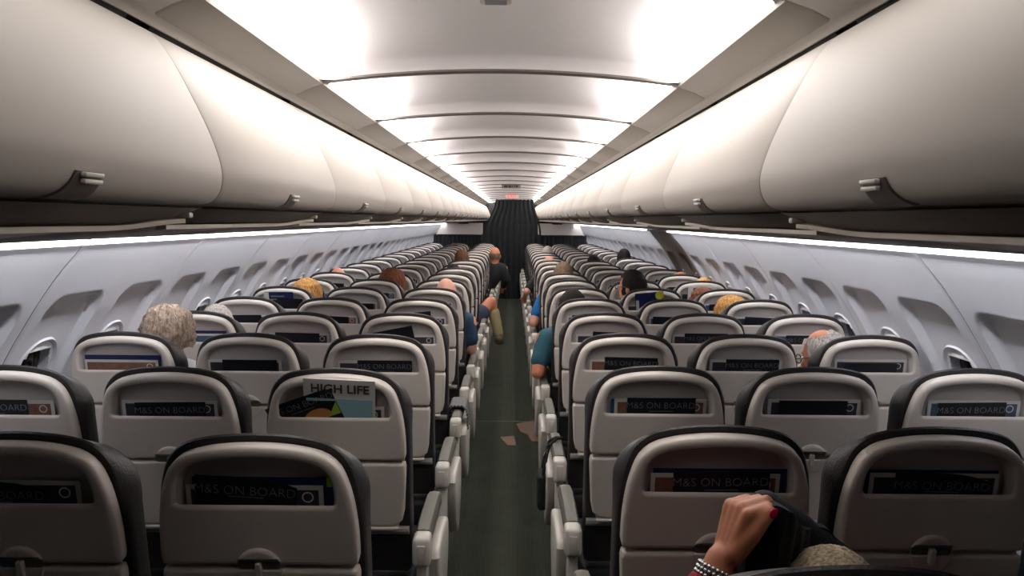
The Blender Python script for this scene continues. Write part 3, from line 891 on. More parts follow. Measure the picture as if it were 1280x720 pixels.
menu(5, 'C', 0.066, -0.02, rad(-7), text=False); card(5, 'C', 0.040, 0.01)
# tall magazine with a tilted menu before it
t, h = pocket_item('magazine', 2, 'C', 'travel_magazine', 'white and teal travel magazine standing tall behind a tilted black menu', 'magazine', 0.128, 0.008, rad(2.5), 0.0115, rad(7.5))
obj('lettering', TXT_HIGH, t, (0.002, -0.0012, h - 0.032))
obj('cover_picture', box_mesh('cover_picture', (0, 0, 0), (0.20, 0.0008, 0.19), M_TEAL), t, (0.0, -0.0006, 0.115))
t = menu(2, 'C', 0.074, -0.052, rad(-21), depth=0.009, lean=rad(6))
t['label'] = 'tilted black menu booklet with a burger picture, before the tall travel magazine'
obj('menu_picture', mesh_of('burger', [(0.045 * math.cos(a), -0.0008, 0.028 * math.sin(a)) for a in [math.pi * i / 10 for i in range(11)]] + [(0, -0.0008, -0.03)], [tuple(range(12))], M_ORANGE), t, (0.035, 0, 0.085))
obj('menu_corner', mesh_of('menu_corner', [(0, -0.0008, 0), (0.04, -0.0008, 0), (0.04, -0.0008, 0.042)], [(0, 1, 2)], M_GREEN), t, (0.066, 0, 0.075))
card(2, 'C', 0.032, 0.004)
# others that stand up out of their pockets
t, h = pocket_item('brochure', 6, 'A', 'tall_brochure', 'tall navy brochure standing up in the pocket beside the blond passenger', 'brochure', 0.118, -0.01, 0.0, 0.0115, rad(7.5))
obj('brochure_spine', box_mesh('brochure_spine', (0, 0, 0), (0.03, 0.0008, 0.26), M_CARDW), t, (-0.082, -0.0006, 0.137))
for k in range(2): obj('print_line', box_mesh('print_line', (0, 0, 0), (0.09 - 0.05 * k, 0.0008, 0.008), M_PRINT), t, (-0.01 - 0.025 * k, -0.0006, h - 0.03 - 0.022 * k))
menu(6, 'A', 0.075, 0.03, rad(3), text=False, depth=0.009, lean=rad(6))
t, h = pocket_item('brochure', 6, 'E', 'tall_brochure', 'tall navy brochure with a yellow corner in the pocket behind the man with glasses', 'brochure', 0.130, -0.005, rad(-6), 0.0105, rad(7.5))
obj('yellow_corner', mesh_of('yellow_corner', [(0.03 * math.cos(2 * math.pi * i / 16), -0.0008, 0.03 * math.sin(2 * math.pi * i / 16)) for i in range(16)], [tuple(range(16))], M_YELLOW), t, (0.07, 0, h - 0.025))
obj('brochure_spine', box_mesh('brochure_spine', (0, 0, 0), (0.02, 0.0008, 0.2), M_CARDW), t, (-0.08, -0.0006, 0.12))
card(6, 'E', 0.034, -0.03, 0)
t, h = pocket_item('magazine', 7, 'F', 'white_magazine', 'white magazine standing tall in pocket behind a starboard window passenger', 'magazine', 0.115, 0.0, 0.0, 0.0105, rad(7.5))
obj('print_block', box_mesh('print_block', (0, 0, 0), (0.12, 0.0008, 0.03), M_PHOTO[0]), t, (-0.01, -0.0006, h - 0.03))
menu(7, 'F', 0.045, -0.04, 0, text=False)

# ------------------------------------------------------------------ people
def capsule(bm, p0, p1, r0, r1, seg=12, rings=4):
    p0, p1 = Vector(p0), Vector(p1); ax = p1 - p0; L = ax.length
    t = ax / L if L > 1e-6 else Vector((0, 0, 1))
    up = Vector((0, 0, 1)) if abs(t.z) < 0.9 else Vector((1, 0, 0))
    a = t.cross(up).normalized(); b = a.cross(t)
    prev = None
    rows = [(-r0 * math.cos(math.pi / 2 * i / rings), r0 * math.sin(math.pi / 2 * i / rings)) for i in range(rings + 1)]
    rows += [(L + r1 * math.sin(math.pi / 2 * i / rings), r1 * math.cos(math.pi / 2 * i / rings)) for i in range(rings + 1)]
    for d, r in rows:
        r = max(r, 1e-4)
        ring = [bm.verts.new(p0 + t * d + (a * math.cos(2 * math.pi * k / seg) + b * math.sin(2 * math.pi * k / seg)) * r) for k in range(seg)]
        if prev:
            for k in range(seg): bm.faces.new((prev[k], prev[(k + 1) % seg], ring[(k + 1) % seg], ring[k]))
        else: bm.faces.new(ring)
        prev = ring
    bm.faces.new(prev)
def ellipsoid(bm, c, r, M=None):
    res = bmesh.ops.create_uvsphere(bm, u_segments=18, v_segments=12, radius=1.0)
    for v_ in res['verts']:
        p = Vector((v_.co.x * r[0], v_.co.y * r[1], v_.co.z * r[2]))
        if M is not None: p = M @ p
        v_.co = p + Vector(c)
def fuse(name, bm, voxel, material, smooth_it=4):
    """one continuous surface out of overlapping volumes"""
    bmesh.ops.recalc_face_normals(bm, faces=bm.faces)
    me = bpy.data.meshes.new(name); bm.to_mesh(me); bm.free()
    o = bpy.data.objects.new(name, me); COL.objects.link(o)
    m = o.modifiers.new('fuse', 'REMESH'); m.mode = 'VOXEL'; m.voxel_size = voxel; m.use_smooth_shade = True
    sm = o.modifiers.new('relax', 'SMOOTH'); sm.iterations = smooth_it; sm.factor = 0.5
    dg = bpy.context.evaluated_depsgraph_get()
    out = bpy.data.meshes.new_from_object(o.evaluated_get(dg))
    bpy.data.objects.remove(o); bpy.data.meshes.remove(me)
    out.materials.clear(); out.materials.append(material); out.name = name
    for p in out.polygons: p.use_smooth = True
    return out
def add_hand(bm, wrist, direction, palm_n, thumb_side, curl=0.6, s=1.0):
    """palm, four curled fingers and a thumb; direction = towards the knuckles, palm_n = where the palm faces"""
    d = Vector(direction).normalized(); n = Vector(palm_n); n = (n - d * n.dot(d)).normalized(); x = d.cross(n) * thumb_side
    w = Vector(wrist)
    for k in range(4):
        off = (k - 1.5) * 0.019 * s
        capsule(bm, w + d * 0.015 * s - x * off * 0.7, w + d * 0.085 * s - x * off, 0.0125 * s, 0.0115 * s, 8, 3)
        L = (0.036, 0.041, 0.038, 0.029)[k] * s
        p = w + d * 0.088 * s - x * off; dd = d
        for j in range(3):
            an = curl * (0.75 + 0.5 * j)
            dd = (d * math.cos(an * (1 + 0.6 * j)) + n * math.sin(an * (1 + 0.6 * j))).normalized()
            q = p + dd * L * (1.0, 0.75, 0.6)[j]
            capsule(bm, p, q, (0.0098 - 0.001 * j) * s, (0.0090 - 0.001 * j) * s, 8, 3); p = q
    p = w + d * 0.020 * s + x * 0.022 * s
    q = p + (d * 0.8 + x * 0.75 + n * 0.35).normalized() * 0.040 * s
    capsule(bm, p, q, 0.015 * s, 0.0115 * s, 8, 3)
    r = q + (d * 1.0 + x * 0.1 + n * 0.45).normalized() * 0.034 * s
    capsule(bm, q, r, 0.0112 * s, 0.0095 * s, 8, 3)

SKIN = {'pink': mat('skin_pink', srgb(214, 154, 132), 0.5, 0.06, 30), 'tan': mat('skin_tan', srgb(196, 124, 90), 0.5, 0.06, 30), 'pale': mat('skin_pale', srgb(222, 176, 152), 0.5, 0.05, 30)}
HAIR = {}
def hair_mat(key, c):
    if key in HAIR: return
    m = mat('hair_' + key, c, 0.75, 0.0, spec=0.25)
    nt = m.node_tree; b = nt.nodes['Principled BSDF']
    tc = nt.nodes.new('ShaderNodeTexCoord'); mp = nt.nodes.new('ShaderNodeMapping'); mp.inputs['Scale'].default_value = (160, 160, 22)
    nz = nt.nodes.new('ShaderNodeTexNoise'); nz.inputs['Scale'].default_value = 1.0; nz.inputs['Detail'].default_value = 3; nz.inputs['Distortion'].default_value = 0.15
    nt.links.new(tc.outputs['Object'], mp.inputs['Vector']); nt.links.new(mp.outputs['Vector'], nz.inputs['Vector'])
    cr = nt.nodes.new('ShaderNodeValToRGB')
    cr.color_ramp.elements[0].position = 0.32; cr.color_ramp.elements[0].color = [x * 0.45 for x in c[:3]] + [1]
    cr.color_ramp.elements[1].position = 0.68; cr.color_ramp.elements[1].color = [min(1, x * 1.35) for x in c[:3]] + [1]
    nt.links.new(nz.outputs['Fac'], cr.inputs['Fac']); nt.links.new(cr.outputs['Color'], b.inputs['Base Color'])
    bp = nt.nodes.new('ShaderNodeBump'); bp.inputs['Strength'].default_value = 0.7; bp.inputs['Distance'].default_value = 0.004
    nt.links.new(nz.outputs['Fac'], bp.inputs['Height']); nt.links.new(bp.outputs['Normal'], b.inputs['Normal'])
    HAIR[key] = m
hair_mat('grey', srgb(168, 146, 128)); hair_mat('dark', srgb(30, 21, 17)); hair_mat('brown', srgb(104, 66, 44)); hair_mat('auburn', srgb(128, 74, 48))
hair_mat('blond', srgb(206, 150, 86)); hair_mat('ash', srgb(128, 104, 84)); hair_mat('silver', srgb(178, 168, 160)); hair_mat('pale', srgb(196, 176, 146))
M_EYE = mat('eye', srgb(235, 232, 228), 0.2, 0.02); M_LENS = mat('glasses_frame', srgb(24, 20, 20), 0.3, 0.05)
M_LIP = mat('lip', srgb(176, 96, 88), 0.45, 0.05)
CLOTH = {}
def cloth(key, c):
    if key not in CLOTH: CLOTH[key] = mat('cloth_' + key, c, 0.85, 0.15, 25, 0.35, 220)
    return CLOTH[key]
cloth('navy', srgb(32, 40, 64)); cloth('blue', srgb(36, 64, 92)); cloth('brightblue', srgb(24, 104, 164)); cloth('teal', srgb(38, 84, 98)); cloth('black', srgb(24, 24, 27))
cloth('white', srgb(206, 204, 204)); cloth('beige', srgb(186, 166, 140)); cloth('red', srgb(150, 28, 44)); cloth('denim', srgb(54, 64, 84)); cloth('khaki', srgb(166, 152, 112)); cloth('grey', srgb(104, 104, 110))

def head_hair(c, R, style, hm, seed=0):
    """cap of hair round a head centred at c"""
    nu, nv = 72, 40
    verts, keep = [], []
    for j in range(nv + 1):
        th = math.pi * j / nv
        for i in range(nu):
            ph = 2 * math.pi * i / nu
            d = Vector((math.sin(th) * math.cos(ph), math.sin(th) * math.sin(ph), math.cos(th)))
            nz = noise.noise(d * (4.5 if style in ('curly', 'long') else 2.2) + Vector((seed, 0, 0)))
            n2 = noise.noise(Vector((d.x * 14, d.y * 14, d.z * (14 if style == 'curly' else 3))) + Vector((0, seed, 0)))
            g = {'short': 0.010, 'curly': 0.018, 'long': 0.014, 'fringe': 0.006, 'crop': 0.005}[style]
            k = g + (0.009 * nz + 0.008 * n2) * (1.3 if style == 'curly' else 0.8 if style == 'long' else 0.45)
            wide = 1.12 if style in ('long', 'curly') else 1.0
            p = Vector((d.x * (0.078 + k) * wide, d.y * (0.097 + k), d.z * (0.116 + k * 0.8) + 0.004))
            if style in ('long', 'curly') and d.z > 0.55: p.z -= 0.012 * (d.z - 0.55) / 0.45      # flatter crown
            if style == 'long' and d.z < 0.0:
                p.z = d.z * 0.118 - 0.11 * min(1, -d.z * 1.6); p.x *= 1.02; p.y = p.y if d.y > 0 else max(p.y, -0.115)
            face = d.y > 0.42 and d.z < 0.50
            low = d.z < (-0.98 if style == 'long' else -0.52)
            top = style == 'fringe' and (d.z > 0.30 or (d.y > 0.1 and d.z > -0.05))
            thin = style == 'crop' and d.z > 0.72 and d.y > -0.4
            verts.append(Vector(c) + R @ p); keep.append(not (face or low or top or thin))
    faces = []
    for j in range(nv):
        for i in range(nu):
            q = (j * nu + i, j * nu + (i + 1) % nu, (j + 1) * nu + (i + 1) % nu, (j + 1) * nu + i)
            if all(keep[a] for a in q): faces.append(q)
    return mesh_of('hair', verts, faces, hm, 80)

def person(label, n, L, top_z, hx, yaw=0.0, hair=('short', 'dark'), skin='pink', shirt='navy', lean=0.0, dy=0.0, shoulder=0.185, glasses=False, arms=None,
           legs=True, tilt=0.0, group='seated passengers', trousers='navy', knees=None, voxel=0.0125, long_sleeves=False):
    """seated passenger: hx = where the head is (world x), arms = {'in': (elbow, wrist), 'out': ...} in world metres"""
    sx, yb = SEAT_X[L], row_y(n, L)
    if L in 'ABC':
        q = 1 - 0.085 / (1.1 + 0.73 * n); hx = CX + (hx - CX) * q; top_z = HZ + (top_z - HZ) * q
    px = sx + (hx - sx) * 0.25
    t = thing('person', label, 'person', (px, yb, 0), group=group)
    o = Vector((px, yb, 0))
    hc = Vector((hx, yb + 0.205 + dy, top_z - 0.124)) - o            # head centre
    pel = Vector((0, 0.235, 0.545)); R = (Matrix.Rotation(yaw, 3, 'Z') @ Matrix.Rotation(tilt, 3, 'X'))
    neck = hc + Vector((0, -0.020, -0.13))
    chest = Vector((neck.x * 0.75, 0.20 + dy * 0.6, max(0.80, top_z - 0.42)))
    sh = Vector((neck.x * 0.9, neck.y - 0.005, top_z - 0.305))
    S = {-1: sh + Vector((-shoulder + 0.03, 0, 0)), 1: sh + Vector((shoulder - 0.03, 0, 0))}
    body = bmesh.new(); top = bmesh.new()
    # head
    ellipsoid(body, hc, (0.076, 0.095, 0.117), R)
    ellipsoid(body, hc + R @ Vector((0, 0.028, -0.060)), (0.058, 0.070, 0.062), R)
    capsule(body, hc + R @ Vector((0, 0.094, 0.004)), hc + R @ Vector((0, 0.112, -0.026)), 0.009, 0.014, 8, 3)
    capsule(body, hc + R @ Vector((-0.03, 0.084, 0.026)), hc + R @ Vector((0.03, 0.084, 0.026)), 0.011, 0.011, 8, 3)
    for e in (-1, 1): ellipsoid(body, hc + R @ Vector((e * 0.080, -0.006, -0.012)), (0.013, 0.020, 0.032), R)
    capsule(body, hc + R @ Vector((0, -0.012, -0.06)), neck + Vector((0, -0.004, -0.05)), 0.056, 0.060)
    # trunk
    def trunk(bm, g):
        capsule(bm, S[-1] * 0.6 + sh * 0.4, S[1] * 0.6 + sh * 0.4, 0.072 + g, 0.072 + g)
        for a in (-0.075, 0.075):
            capsule(bm, chest + Vector((a, 0.0, 0.05)), pel + Vector((a, -0.01, 0.10)), 0.105 + g, 0.112 + g)
        capsule(bm, pel + Vector((-0.075, 0, 0.03)), pel + Vector((0.075, 0, 0.03)), 0.115 + g, 0.115 + g)
    trunk(body, 0.0); trunk(top, 0.012)
    for e in (-1, 1):
        key = 'in' if (e > 0) == (L in 'ABC') else 'out'
        A = (arms or {}).get(key)
        if A: el, wr = Vector(A[0]) - o, Vector(A[1]) - o
        else:
            el = S[e] + Vector((e * 0.045, 0.08, -0.27)); wr = el + Vector((-e * 0.07, 0.235, 0.015))
        capsule(body, S[e], el, 0.052, 0.041); capsule(body, el, wr, 0.041, 0.027)
        add_hand(body, wr, (wr - el).normalized(), (0, 0, -1) if not A else (A[2] if len(A) > 2 else (0, 0, -1)), -e if True else e, 0.45)
        capsule(top, S[e] - Vector((e * 0.02, 0, 0)), el if long_sleeves else S[e] * 0.35 + el * 0.65, 0.068, 0.058)
        if long_sleeves: capsule(top, el, wr, 0.056, 0.042)
    if knees is None: knees = {}
    pants = bmesh.new()
    capsule(pants, pel + Vector((-0.08, 0.0, 0.0)), pel + Vector((0.08, 0.0, 0.0)), 0.122, 0.122)
    for e in (-1, 1):
        hip = pel + Vector((e * 0.09, 0.03, -0.01)); kn = pel + Vector((e * 0.105, 0.30, 0.005)); an = Vector((e * 0.10, 0.50, 0.10))
        if e in knees: kn, an = Vector(knees[e][0]) - o, Vector(knees[e][1]) - o
        capsule(body, hip, kn, 0.080, 0.058); capsule(body, kn, an, 0.055, 0.036); foot = an + Vector((0.0, 0.11, -0.055))
        if e in knees: foot = an + Vector(knees[e][2])
        capsule(body, an, foot, 0.038, 0.030)
        if e in knees:
            capsule(pants, hip, hip + (kn - hip) * 0.62, 0.095, 0.088)
        else:
            capsule(pants, hip, kn, 0.094, 0.072); capsule(pants, kn, an + (kn - an) * 0.1, 0.070, 0.055)
    obj('body', fuse('person_body', body, voxel, SKIN[skin], 3), t)
    obj('shirt', fuse('shirt', top, 0.018, CLOTH[shirt], 3), t)
    obj('trousers', fuse('trousers', pants, 0.02, CLOTH[trousers], 3), t)
    if hair: obj('hair', head_hair(hc, R, hair[0], HAIR[hair[1]], n * 3.1 + ord(L)), t)
    for e in (-1, 1):
        bm = bmesh.new(); ellipsoid(bm, hc + R @ Vector((e * 0.031, 0.089, 0.006)), (0.012, 0.008, 0.008), R)
        obj('eye', bm_mesh('eye', bm, M_EYE), t)
    bm = bmesh.new(); ellipsoid(bm, hc + R @ Vector((0, 0.096, -0.062)), (0.022, 0.007, 0.007), R); obj('mouth', bm_mesh('mouth', bm, M_LIP), t)
    if glasses:
        bm = bmesh.new()
        for e in (-1, 1):
            ring = [hc + R @ Vector((e * 0.034 + 0.024 * math.cos(2 * math.pi * k / 14), 0.108, 0.006 + 0.019 * math.sin(2 * math.pi * k / 14))) for k in range(15)]
            for pth in (ring, [hc + R @ Vector((e * 0.058, 0.108, 0.008)), hc + R @ Vector((e * 0.088, 0.05, 0.008)), hc + R @ Vector((e * 0.090, -0.02, 0.002))]):
                vv, ff = tube_verts(pth, 0.0028, 6)
                bv = [bm.verts.new(q) for q in vv]
                for q in ff: bm.faces.new([bv[i] for i in q])
        vv, ff = tube_verts([hc + R @ Vector((-0.011, 0.110, 0.010)), hc + R @ Vector((0.011, 0.110, 0.010))], 0.0028, 6)
        bv = [bm.verts.new(q) for q in vv]
        for q in ff: bm.faces.new([bv[i] for i in q])
        obj('glasses', bm_mesh('glasses', bm, M_LENS), t)
    return t, o, hc

person('grey curly-haired passenger in port window seat, third row ahead of the raised hand', 3, 'A', 1.245, -1.44, 0.2, ('curly', 'grey'), 'pink', 'white', shoulder=0.17)
person('grey-haired passenger low in port window seat, fourth row ahead of the raised hand', 4, 'A', 1.165, -1.50, 0.0, ('short', 'silver'), 'pale', 'grey', shoulder=0.16)
person('blond passenger leaning inboard by the tall navy brochure, port window seat', 6, 'A', 1.205, -1.40, -0.2, ('long', 'blond'), 'pale', 'white', shoulder=0.16)
person('bald-topped passenger by the port windows behind the blond one', 8, 'A', 1.195, -1.50, 0.0, ('fringe', 'ash'), 'tan', 'grey', shoulder=0.16)
person('auburn-haired passenger in a port middle seat', 7, 'B', 1.24, -0.91, 0.0, ('long', 'auburn'), 'pale', 'beige', shoulder=0.17)
ry = row_y(6, 'C')
person('bald man in a blue shirt with his arm in the aisle, port aisle seat', 6, 'C', 1.215, -0.42, 0.0, ('fringe', 'silver'), 'pink', 'blue', shoulder=0.20,
       arms={'in': ((-0.235, ry + 0.20, 0.72), (-0.29, ry + 0.43, 0.69))})
ry = row_y(9, 'C')
person('dark-haired passenger in shorts with one crossed leg out in the aisle', 9, 'C', 1.185, -0.53, 0.0, ('short', 'dark'), 'tan', 'navy', trousers='denim',
       knees={1: ((-0.165, ry + 0.50, 0.795), (-0.085, ry + 0.52, 0.46), (0.01, 0.10, -0.075))})
person('tall brown-haired passenger in a port aisle seat behind the dark-haired one in shorts', 11, 'C', 1.275, -0.54, 0.0, ('short', 'brown'), 'tan', 'grey')
ry = row_y(14, 'C')
person('balding man in black leaning out into the aisle towards the curtain', 14, 'C', 1.235, -0.205, -0.3, ('fringe', 'ash'), 'tan', 'black', trousers='black', long_sleeves=True,
       arms={'in': ((-0.03, ry + 0.20, 0.78), (-0.08, ry + 0.42, 0.66))}, dy=0.05)
person('reddish-haired passenger far up in a port middle seat near the curtain', 18, 'B', 1.19, -1.0, 0.0, ('short', 'auburn'), 'tan', 'grey')
person('bent grey-haired man with glasses turned inboard, starboard window seat', 3, 'F', 1.168, 1.405, 0.75, ('crop', 'silver'), 'tan', 'white', shoulder=0.16, glasses=True, tilt=-0.25)
person('passenger with streaked blond hair leaning inboard, starboard window seat', 5, 'F', 1.178, 1.395, 0.3, ('long', 'blond'), 'pale', 'grey', shoulder=0.16)
person('passenger with red-brown hair leaning inboard, starboard window seat', 6, 'F', 1.165, 1.40, 0.0, ('long', 'auburn'), 'pale', 'white', shoulder=0.16)
person('passenger with brown-blond hair close to the wall, starboard window seat', 7, 'F', 1.175, 1.575, 0.0, ('short', 'blond'), 'pale', 'beige', shoulder=0.13)
person('ruddy bald passenger close to the dark wall panel, starboard window seat', 8, 'F', 1.185, 1.535, 0.0, ('fringe', 'ash'), 'tan', 'red', shoulder=0.14)
person('dark-haired passenger far up by the starboard windows', 12, 'F', 1.275, 1.44, 0.0, ('short', 'dark'), 'tan', 'navy', shoulder=0.16)
person('dark-haired man with glasses facing the aisle, starboard middle seat', 6, 'E', 1.278, 0.895, 0.9, ('short', 'dark'), 'tan', 'white', glasses=True)
person('dark-haired passenger far up in a starboard middle seat', 11, 'E', 1.225, 0.99, 0.0, ('short', 'dark'), 'tan', 'grey')
ry = row_y(5, 'D')
person('dark-haired man in a teal shirt with his elbow in the aisle', 5, 'D', 1.20, 0.42, 0.0, ('short', 'dark'), 'tan', 'teal', shoulder=0.215,
       arms={'in': ((0.205, ry + 0.10, 0.70), (0.27, ry + 0.36, 0.69))}, trousers='black')
ry = row_y(8, 'D')
person('grey-brown-haired passenger in a bright blue top, starboard aisle seat', 8, 'D', 1.255, 0.50, 0.0, ('short', 'ash'), 'pink', 'brightblue', shoulder=0.21,
       arms={'in': ((0.235, ry + 0.10, 0.72), (0.29, ry + 0.36, 0.69))})
ry = row_y(11, 'D')
person('pink bald man in dark clothes with a bare arm in the aisle', 11, 'D', 1.215, 0.475, 0.0, ('fringe', 'silver'), 'pink', 'black', shoulder=0.20,
       arms={'in': ((0.215, ry + 0.10, 0.80), (0.20, ry + 0.36, 0.72))})
person('grey-haired passenger far up in a starboard aisle seat near the curtain', 14, 'D', 1.25, 0.55, 0.0, ('short', 'silver'), 'pale', 'grey')
# shoe and sock of the crossed leg
for o_ in list(bpy.data.objects):
    if o_.name.startswith('person') and o_.get('label', '').startswith('dark-haired passenger in shorts'):
        b0 = Vector(o_.location); ry = row_y(9, 'C')
        kn = Vector((-0.165, ry + 0.50, 0.795)) - b0; an = Vector((-0.085, ry + 0.52, 0.46)) - b0
        bm = bmesh.new(); capsule(bm, kn + (an - kn) * 0.32, an, 0.064, 0.050)
        obj('sock', fuse('sock', bm, 0.015, CLOTH['khaki'], 3), o_)
        bm = bmesh.new(); capsule(bm, an + Vector((0, -0.01, -0.03)), an + Vector((0.01, 0.13, -0.085)), 0.050, 0.040); capsule(bm, an, an + Vector((0, 0, -0.05)), 0.052, 0.05)
        obj('shoe', fuse('shoe', bm, 0.012, mat('boot', srgb(104, 92, 66), 0.7, 0.2, 30), 3), o_)

# ------------------------------------------------------------------ the passenger just ahead: raised hand, dark jacket
def raised_hand_person():
    n, L = 0, 'D'
    sx, yb = SEAT_X[L], row_y(n, L)
    ry = yb
    wrist = Vector((0.386, 1.245, 1.078)); elbow = Vector((0.285, 1.19, 0.85))
    t, o, hc = person('pale-haired passenger with red nails and a red sleeve raising one hand', 0, 'D', 1.098, 0.566, 0.0, ('short', 'pale'), 'tan', 'red', shoulder=0.19, group='seated passengers',
                      arms={'in': (tuple(elbow), (0.30, 1.19, 0.90))}, trousers='black')
    # forearm, fist and thumb in fine detail
    bm = bmesh.new()
    W = wrist - o; E = elbow - o
    capsule(bm, E, W, 0.041, 0.026, 16)
    d = Vector((0.31, 0.05, 0.95)).normalized()            # up the back of the hand
    x = Vector((0.22, -0.97, 0.0)); x = (x - d * x.dot(d)).normalized()   # towards the thumb
    nrm = x.cross(d)                                        # away from the camera: the palm
    if nrm.x < 0: nrm = -nrm
    for k in range(4):                                      # metacarpals, index next to the thumb
        off = (1.5 - k) * 0.0185
        kn = W + d * (0.092 - 0.004 * abs(k - 1)) + x * off
        capsule(bm, W + d * 0.012 + x * off * 0.55 + nrm * 0.004, kn, 0.0145, 0.0118, 10)
        Lf = (0.038, 0.042, 0.039, 0.031)[k]
        p = kn; angs = (1.0, 2.25, 3.0)
        for j in range(3):
            dd = d * math.cos(angs[j]) + nrm * math.sin(angs[j])
            q = p + dd * Lf * (1.0, 0.72, 0.5)[j]
            capsule(bm, p, q, 0.0105 - 0.0008 * j, 0.0098 - 0.0008 * j, 10); p = q
    capsule(bm, W + d * 0.02 + x * 0.014 + nrm * 0.006, W + d * 0.06 + x * 0.018 + nrm * 0.012, 0.017, 0.015, 10)
    t0 = W + d * 0.022 + x * 0.022 + nrm * 0.004; t1 = W + d * 0.066 + x * 0.038 + nrm * 0.014; t2 = W + d * 0.104 + x * 0.038 + nrm * 0.028
    capsule(bm, t0, t1, 0.0175, 0.0135, 10); capsule(bm, t1, t2, 0.0128, 0.0105, 10)
    obj('hand', fuse('raised_hand', bm, 0.0042, SKIN['tan'], 3), t)
    bm = bmesh.new()
    td = (t2 - t1).normalized()
    sd = td.cross(x).normalized(); nn = (x - td * x.dot(td)).normalized()
    Mn = Matrix((sd, nn, td)).transposed()
    ellipsoid(bm, t2 + td * 0.002 + nn * 0.0088, (0.0070, 0.0030, 0.0090), Mn)
    tag(obj('nail', bm_mesh('nail', bm, mat('red_nail', srgb(200, 24, 70), 0.25, 0.05)), t), 'red painted thumbnail')
    # bracelet of small links round the wrist, and the red cuff below it
    ax = (W - E).normalized(); a = ax.cross(Vector((0, 1, 0))).normalized(); b = a.cross(ax)
    bm = bmesh.new()
    for r_ in range(3):
        for k in range(26):
            an = 2 * math.pi * (k + 0.5 * (r_ % 2)) / 26
            c = W - ax * (0.016 + 0.0075 * r_) + (a * math.cos(an) + b * math.sin(an)) * (0.0305 + 0.0006 * r_)
            ellipsoid(bm, c, (0.0038, 0.0038, 0.0038))
    obj('bracelet', bm_mesh('bracelet', bm, M_CHROME), t)
    bm = bmesh.new(); capsule(bm, E, W - ax * 0.055, 0.054, 0.042, 16)
    obj('sleeve', fuse('red_sleeve', bm, 0.008, CLOTH['red'], 3), t)
    # the jacket the hand holds up: a heavy draped cloth ahead of the head
    jt = thing('jacket', 'black jacket held up by the raised hand with red nails', 'jacket', (0.5, 1.34, 0.80))
    top_e = smooth_line([(0.405, 1.02), (0.418, 1.09), (0.438, 1.150), (0.458, 1.178), (0.480, 1.172), (0.508, 1.142), (0.535, 1.112), (0.565, 1.102), (0.595, 1.092), (0.618, 1.058), (0.640, 1.01)], 5)
    verts, faces = [], []
    m = len(top_e); nz = 14
    for th in (0, 1):
        for j in range(nz + 1):
            for i, (X, Z) in enumerate(top_e):
                k = j / nz
                z = Z + (0.80 - Z) * k
                xx = X + (X - 0.52) * 0.20 * k
                fold = 0.018 * math.sin(i * 0.55 + 1.5 * k) * (0.4 + k) + 0.010 * math.sin(i * 1.3 + 4 * k)
                yy = 1.335 - 0.125 * sstep(0.0, 1.0, 1 - abs(X - 0.470) / 0.11) * (1 - 0.5 * k) + fold * (0.35 + 0.65 * k) + th * 0.022 + 0.02 * k
                if j == 0: yy += 0.0
                verts.append((xx - 0.5, yy - 1.34, z - 0.80))
    N = m * (nz + 1)
    for th in (0, 1):
        for j in range(nz):
            for i in range(m - 1): q = th * N + j * m + i; faces.append((q, q + 1, q + m + 1, q + m))
    for i in range(m - 1):
        faces.append((i, i + 1, N + i + 1, N + i)); q = nz * m + i; faces.append((q, q + 1, N + q + 1, N + q))
    for j in range(nz):
        for e in (0, m - 1): q = j * m + e; faces.append((q, q + m, N + q + m, N + q))
    obj('jacket_body', mesh_of('jacket_body', verts, faces, CLOTH['black'], 70), jt)
    bm = bmesh.new()
    for (p, q) in (((0.480, 1.330, 1.135), (0.545, 1.345, 1.085)), ((0.545, 1.345, 1.085), (0.612, 1.335, 1.035)), ((0.612, 1.335, 1.035), (0.638, 1.33, 0.93))):
        capsule(bm, Vector(p) - Vector((0.5, 1.34, 0.80)), Vector(q) - Vector((0.5, 1.34, 0.80)), 0.032, 0.036)
    obj('jacket_sleeve', fuse('jacket_sleeve', bm, 0.012, CLOTH['black'], 3), jt)
raised_hand_person()

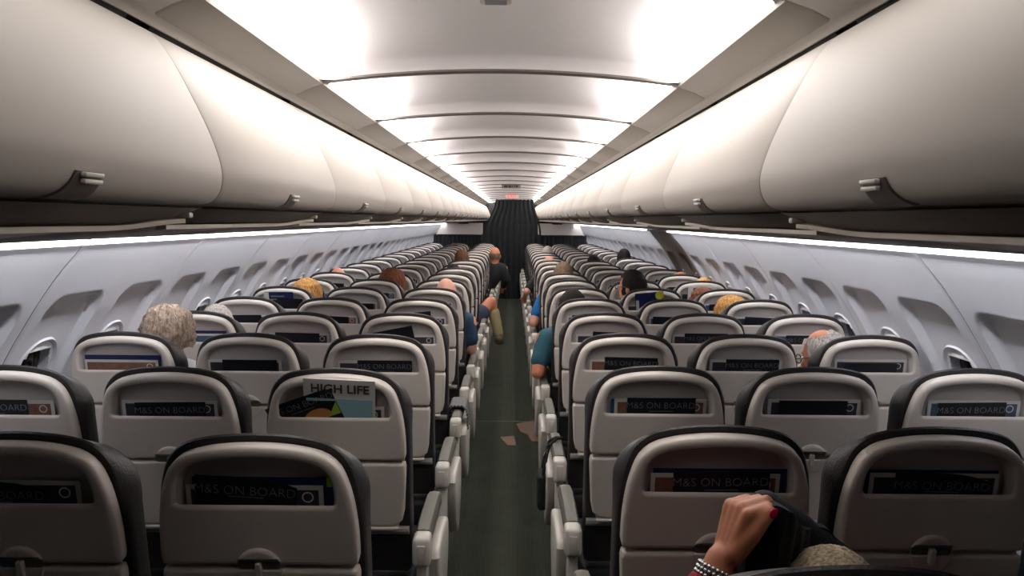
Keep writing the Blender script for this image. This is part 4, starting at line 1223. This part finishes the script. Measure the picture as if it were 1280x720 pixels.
# ------------------------------------------------------------------ small things along the aisle
def checked_material():
    m = bpy.data.materials.new('checked_cloth'); m.use_nodes = True
    nt = m.node_tree; b = nt.nodes['Principled BSDF']; b.inputs['Roughness'].default_value = 0.9
    tc = nt.nodes.new('ShaderNodeTexCoord'); ck = nt.nodes.new('ShaderNodeTexChecker'); ck.inputs['Scale'].default_value = 110
    ck.inputs['Color1'].default_value = srgb(150, 146, 142); ck.inputs['Color2'].default_value = srgb(44, 44, 50)
    nt.links.new(tc.outputs['Object'], ck.inputs['Vector']); nt.links.new(ck.outputs['Color'], b.inputs['Base Color'])
    return m
def draped(name, label, cat, loc, w, drop, depth, material):
    """cloth folded over an armrest: a thick inverted U with soft waves"""
    t = thing(name, label, cat, loc)
    prof_ = [(-w / 2 - 0.006, -drop), (-w / 2 - 0.008, -drop * 0.5), (-w / 2 - 0.004, -0.02), (-w / 2 + 0.008, 0.006), (0, 0.010), (w / 2 - 0.008, 0.006), (w / 2 + 0.004, -0.02), (w / 2 + 0.008, -drop * 0.4), (w / 2 + 0.006, -drop * 0.75)]
    prof_ = smooth_line(prof_, 3)
    verts, faces = [], []
    ny = 16; m = len(prof_)
    for th in (0, 1):
        for j in range(ny + 1):
            for i, (x, z) in enumerate(prof_):
                wv = 0.006 * math.sin(j * 0.9 + i * 0.4) * min(1, abs(z) / 0.05)
                x2 = x + math.copysign(wv + (0.007 if th == 0 else 0), x) ; z2 = z + (0.007 if th == 0 else 0) * (1 if abs(x) < w / 2 else 0)
                verts.append((x2, depth * (j / ny - 0.5), z2))
    N = m * (ny + 1)
    for th in (0, 1):
        for j in range(ny):
            for i in range(m - 1): q = th * N + j * m + i; faces.append((q, q + 1, q + m + 1, q + m))
    for j in range(ny):
        for e in (0, m - 1): q = j * m + e; faces.append((q, q + m, N + q + m, N + q))
    for i in range(m - 1):
        for j in (0, ny): q = j * m + i; faces.append((q, q + 1, N + q + 1, N + q))
    obj(name + '_cloth', mesh_of(name, verts, faces, material, 70), t)
    return t
draped('checked_scarf', 'black and white checked scarf hanging over a port aisle armrest', 'scarf', (SEAT_X['C'] + 0.262, row_y(4, 'C') + 0.24, 0.66), 0.075, 0.16, 0.20, checked_material())
# a black shoulder bag hanging from a starboard aisle armrest
t = thing('shoulder_bag', 'small black bag hanging by its strap from a starboard aisle armrest', 'bag', (0.185, row_y(3, 'D') + 0.22, 0.0))
bm = bmesh.new(); add_box(bm, (0.0, 0, 0.44), (0.045, 0.13, 0.16), 0.018, 3)
obj('bag_body', bm_mesh('bag_body', bm, CLOTH['black']), t)
v, f = tube_verts([(0.0, -0.05, 0.50), (0.012, -0.045, 0.57), (0.030, -0.03, 0.645), (0.060, -0.01, 0.668), (0.085, 0.0, 0.668), (0.060, 0.01, 0.668), (0.030, 0.03, 0.645), (0.012, 0.045, 0.57), (0.0, 0.05, 0.50)], 0.007, 8)
obj('strap', mesh_of('bag_strap', v, f, CLOTH['black']), t)
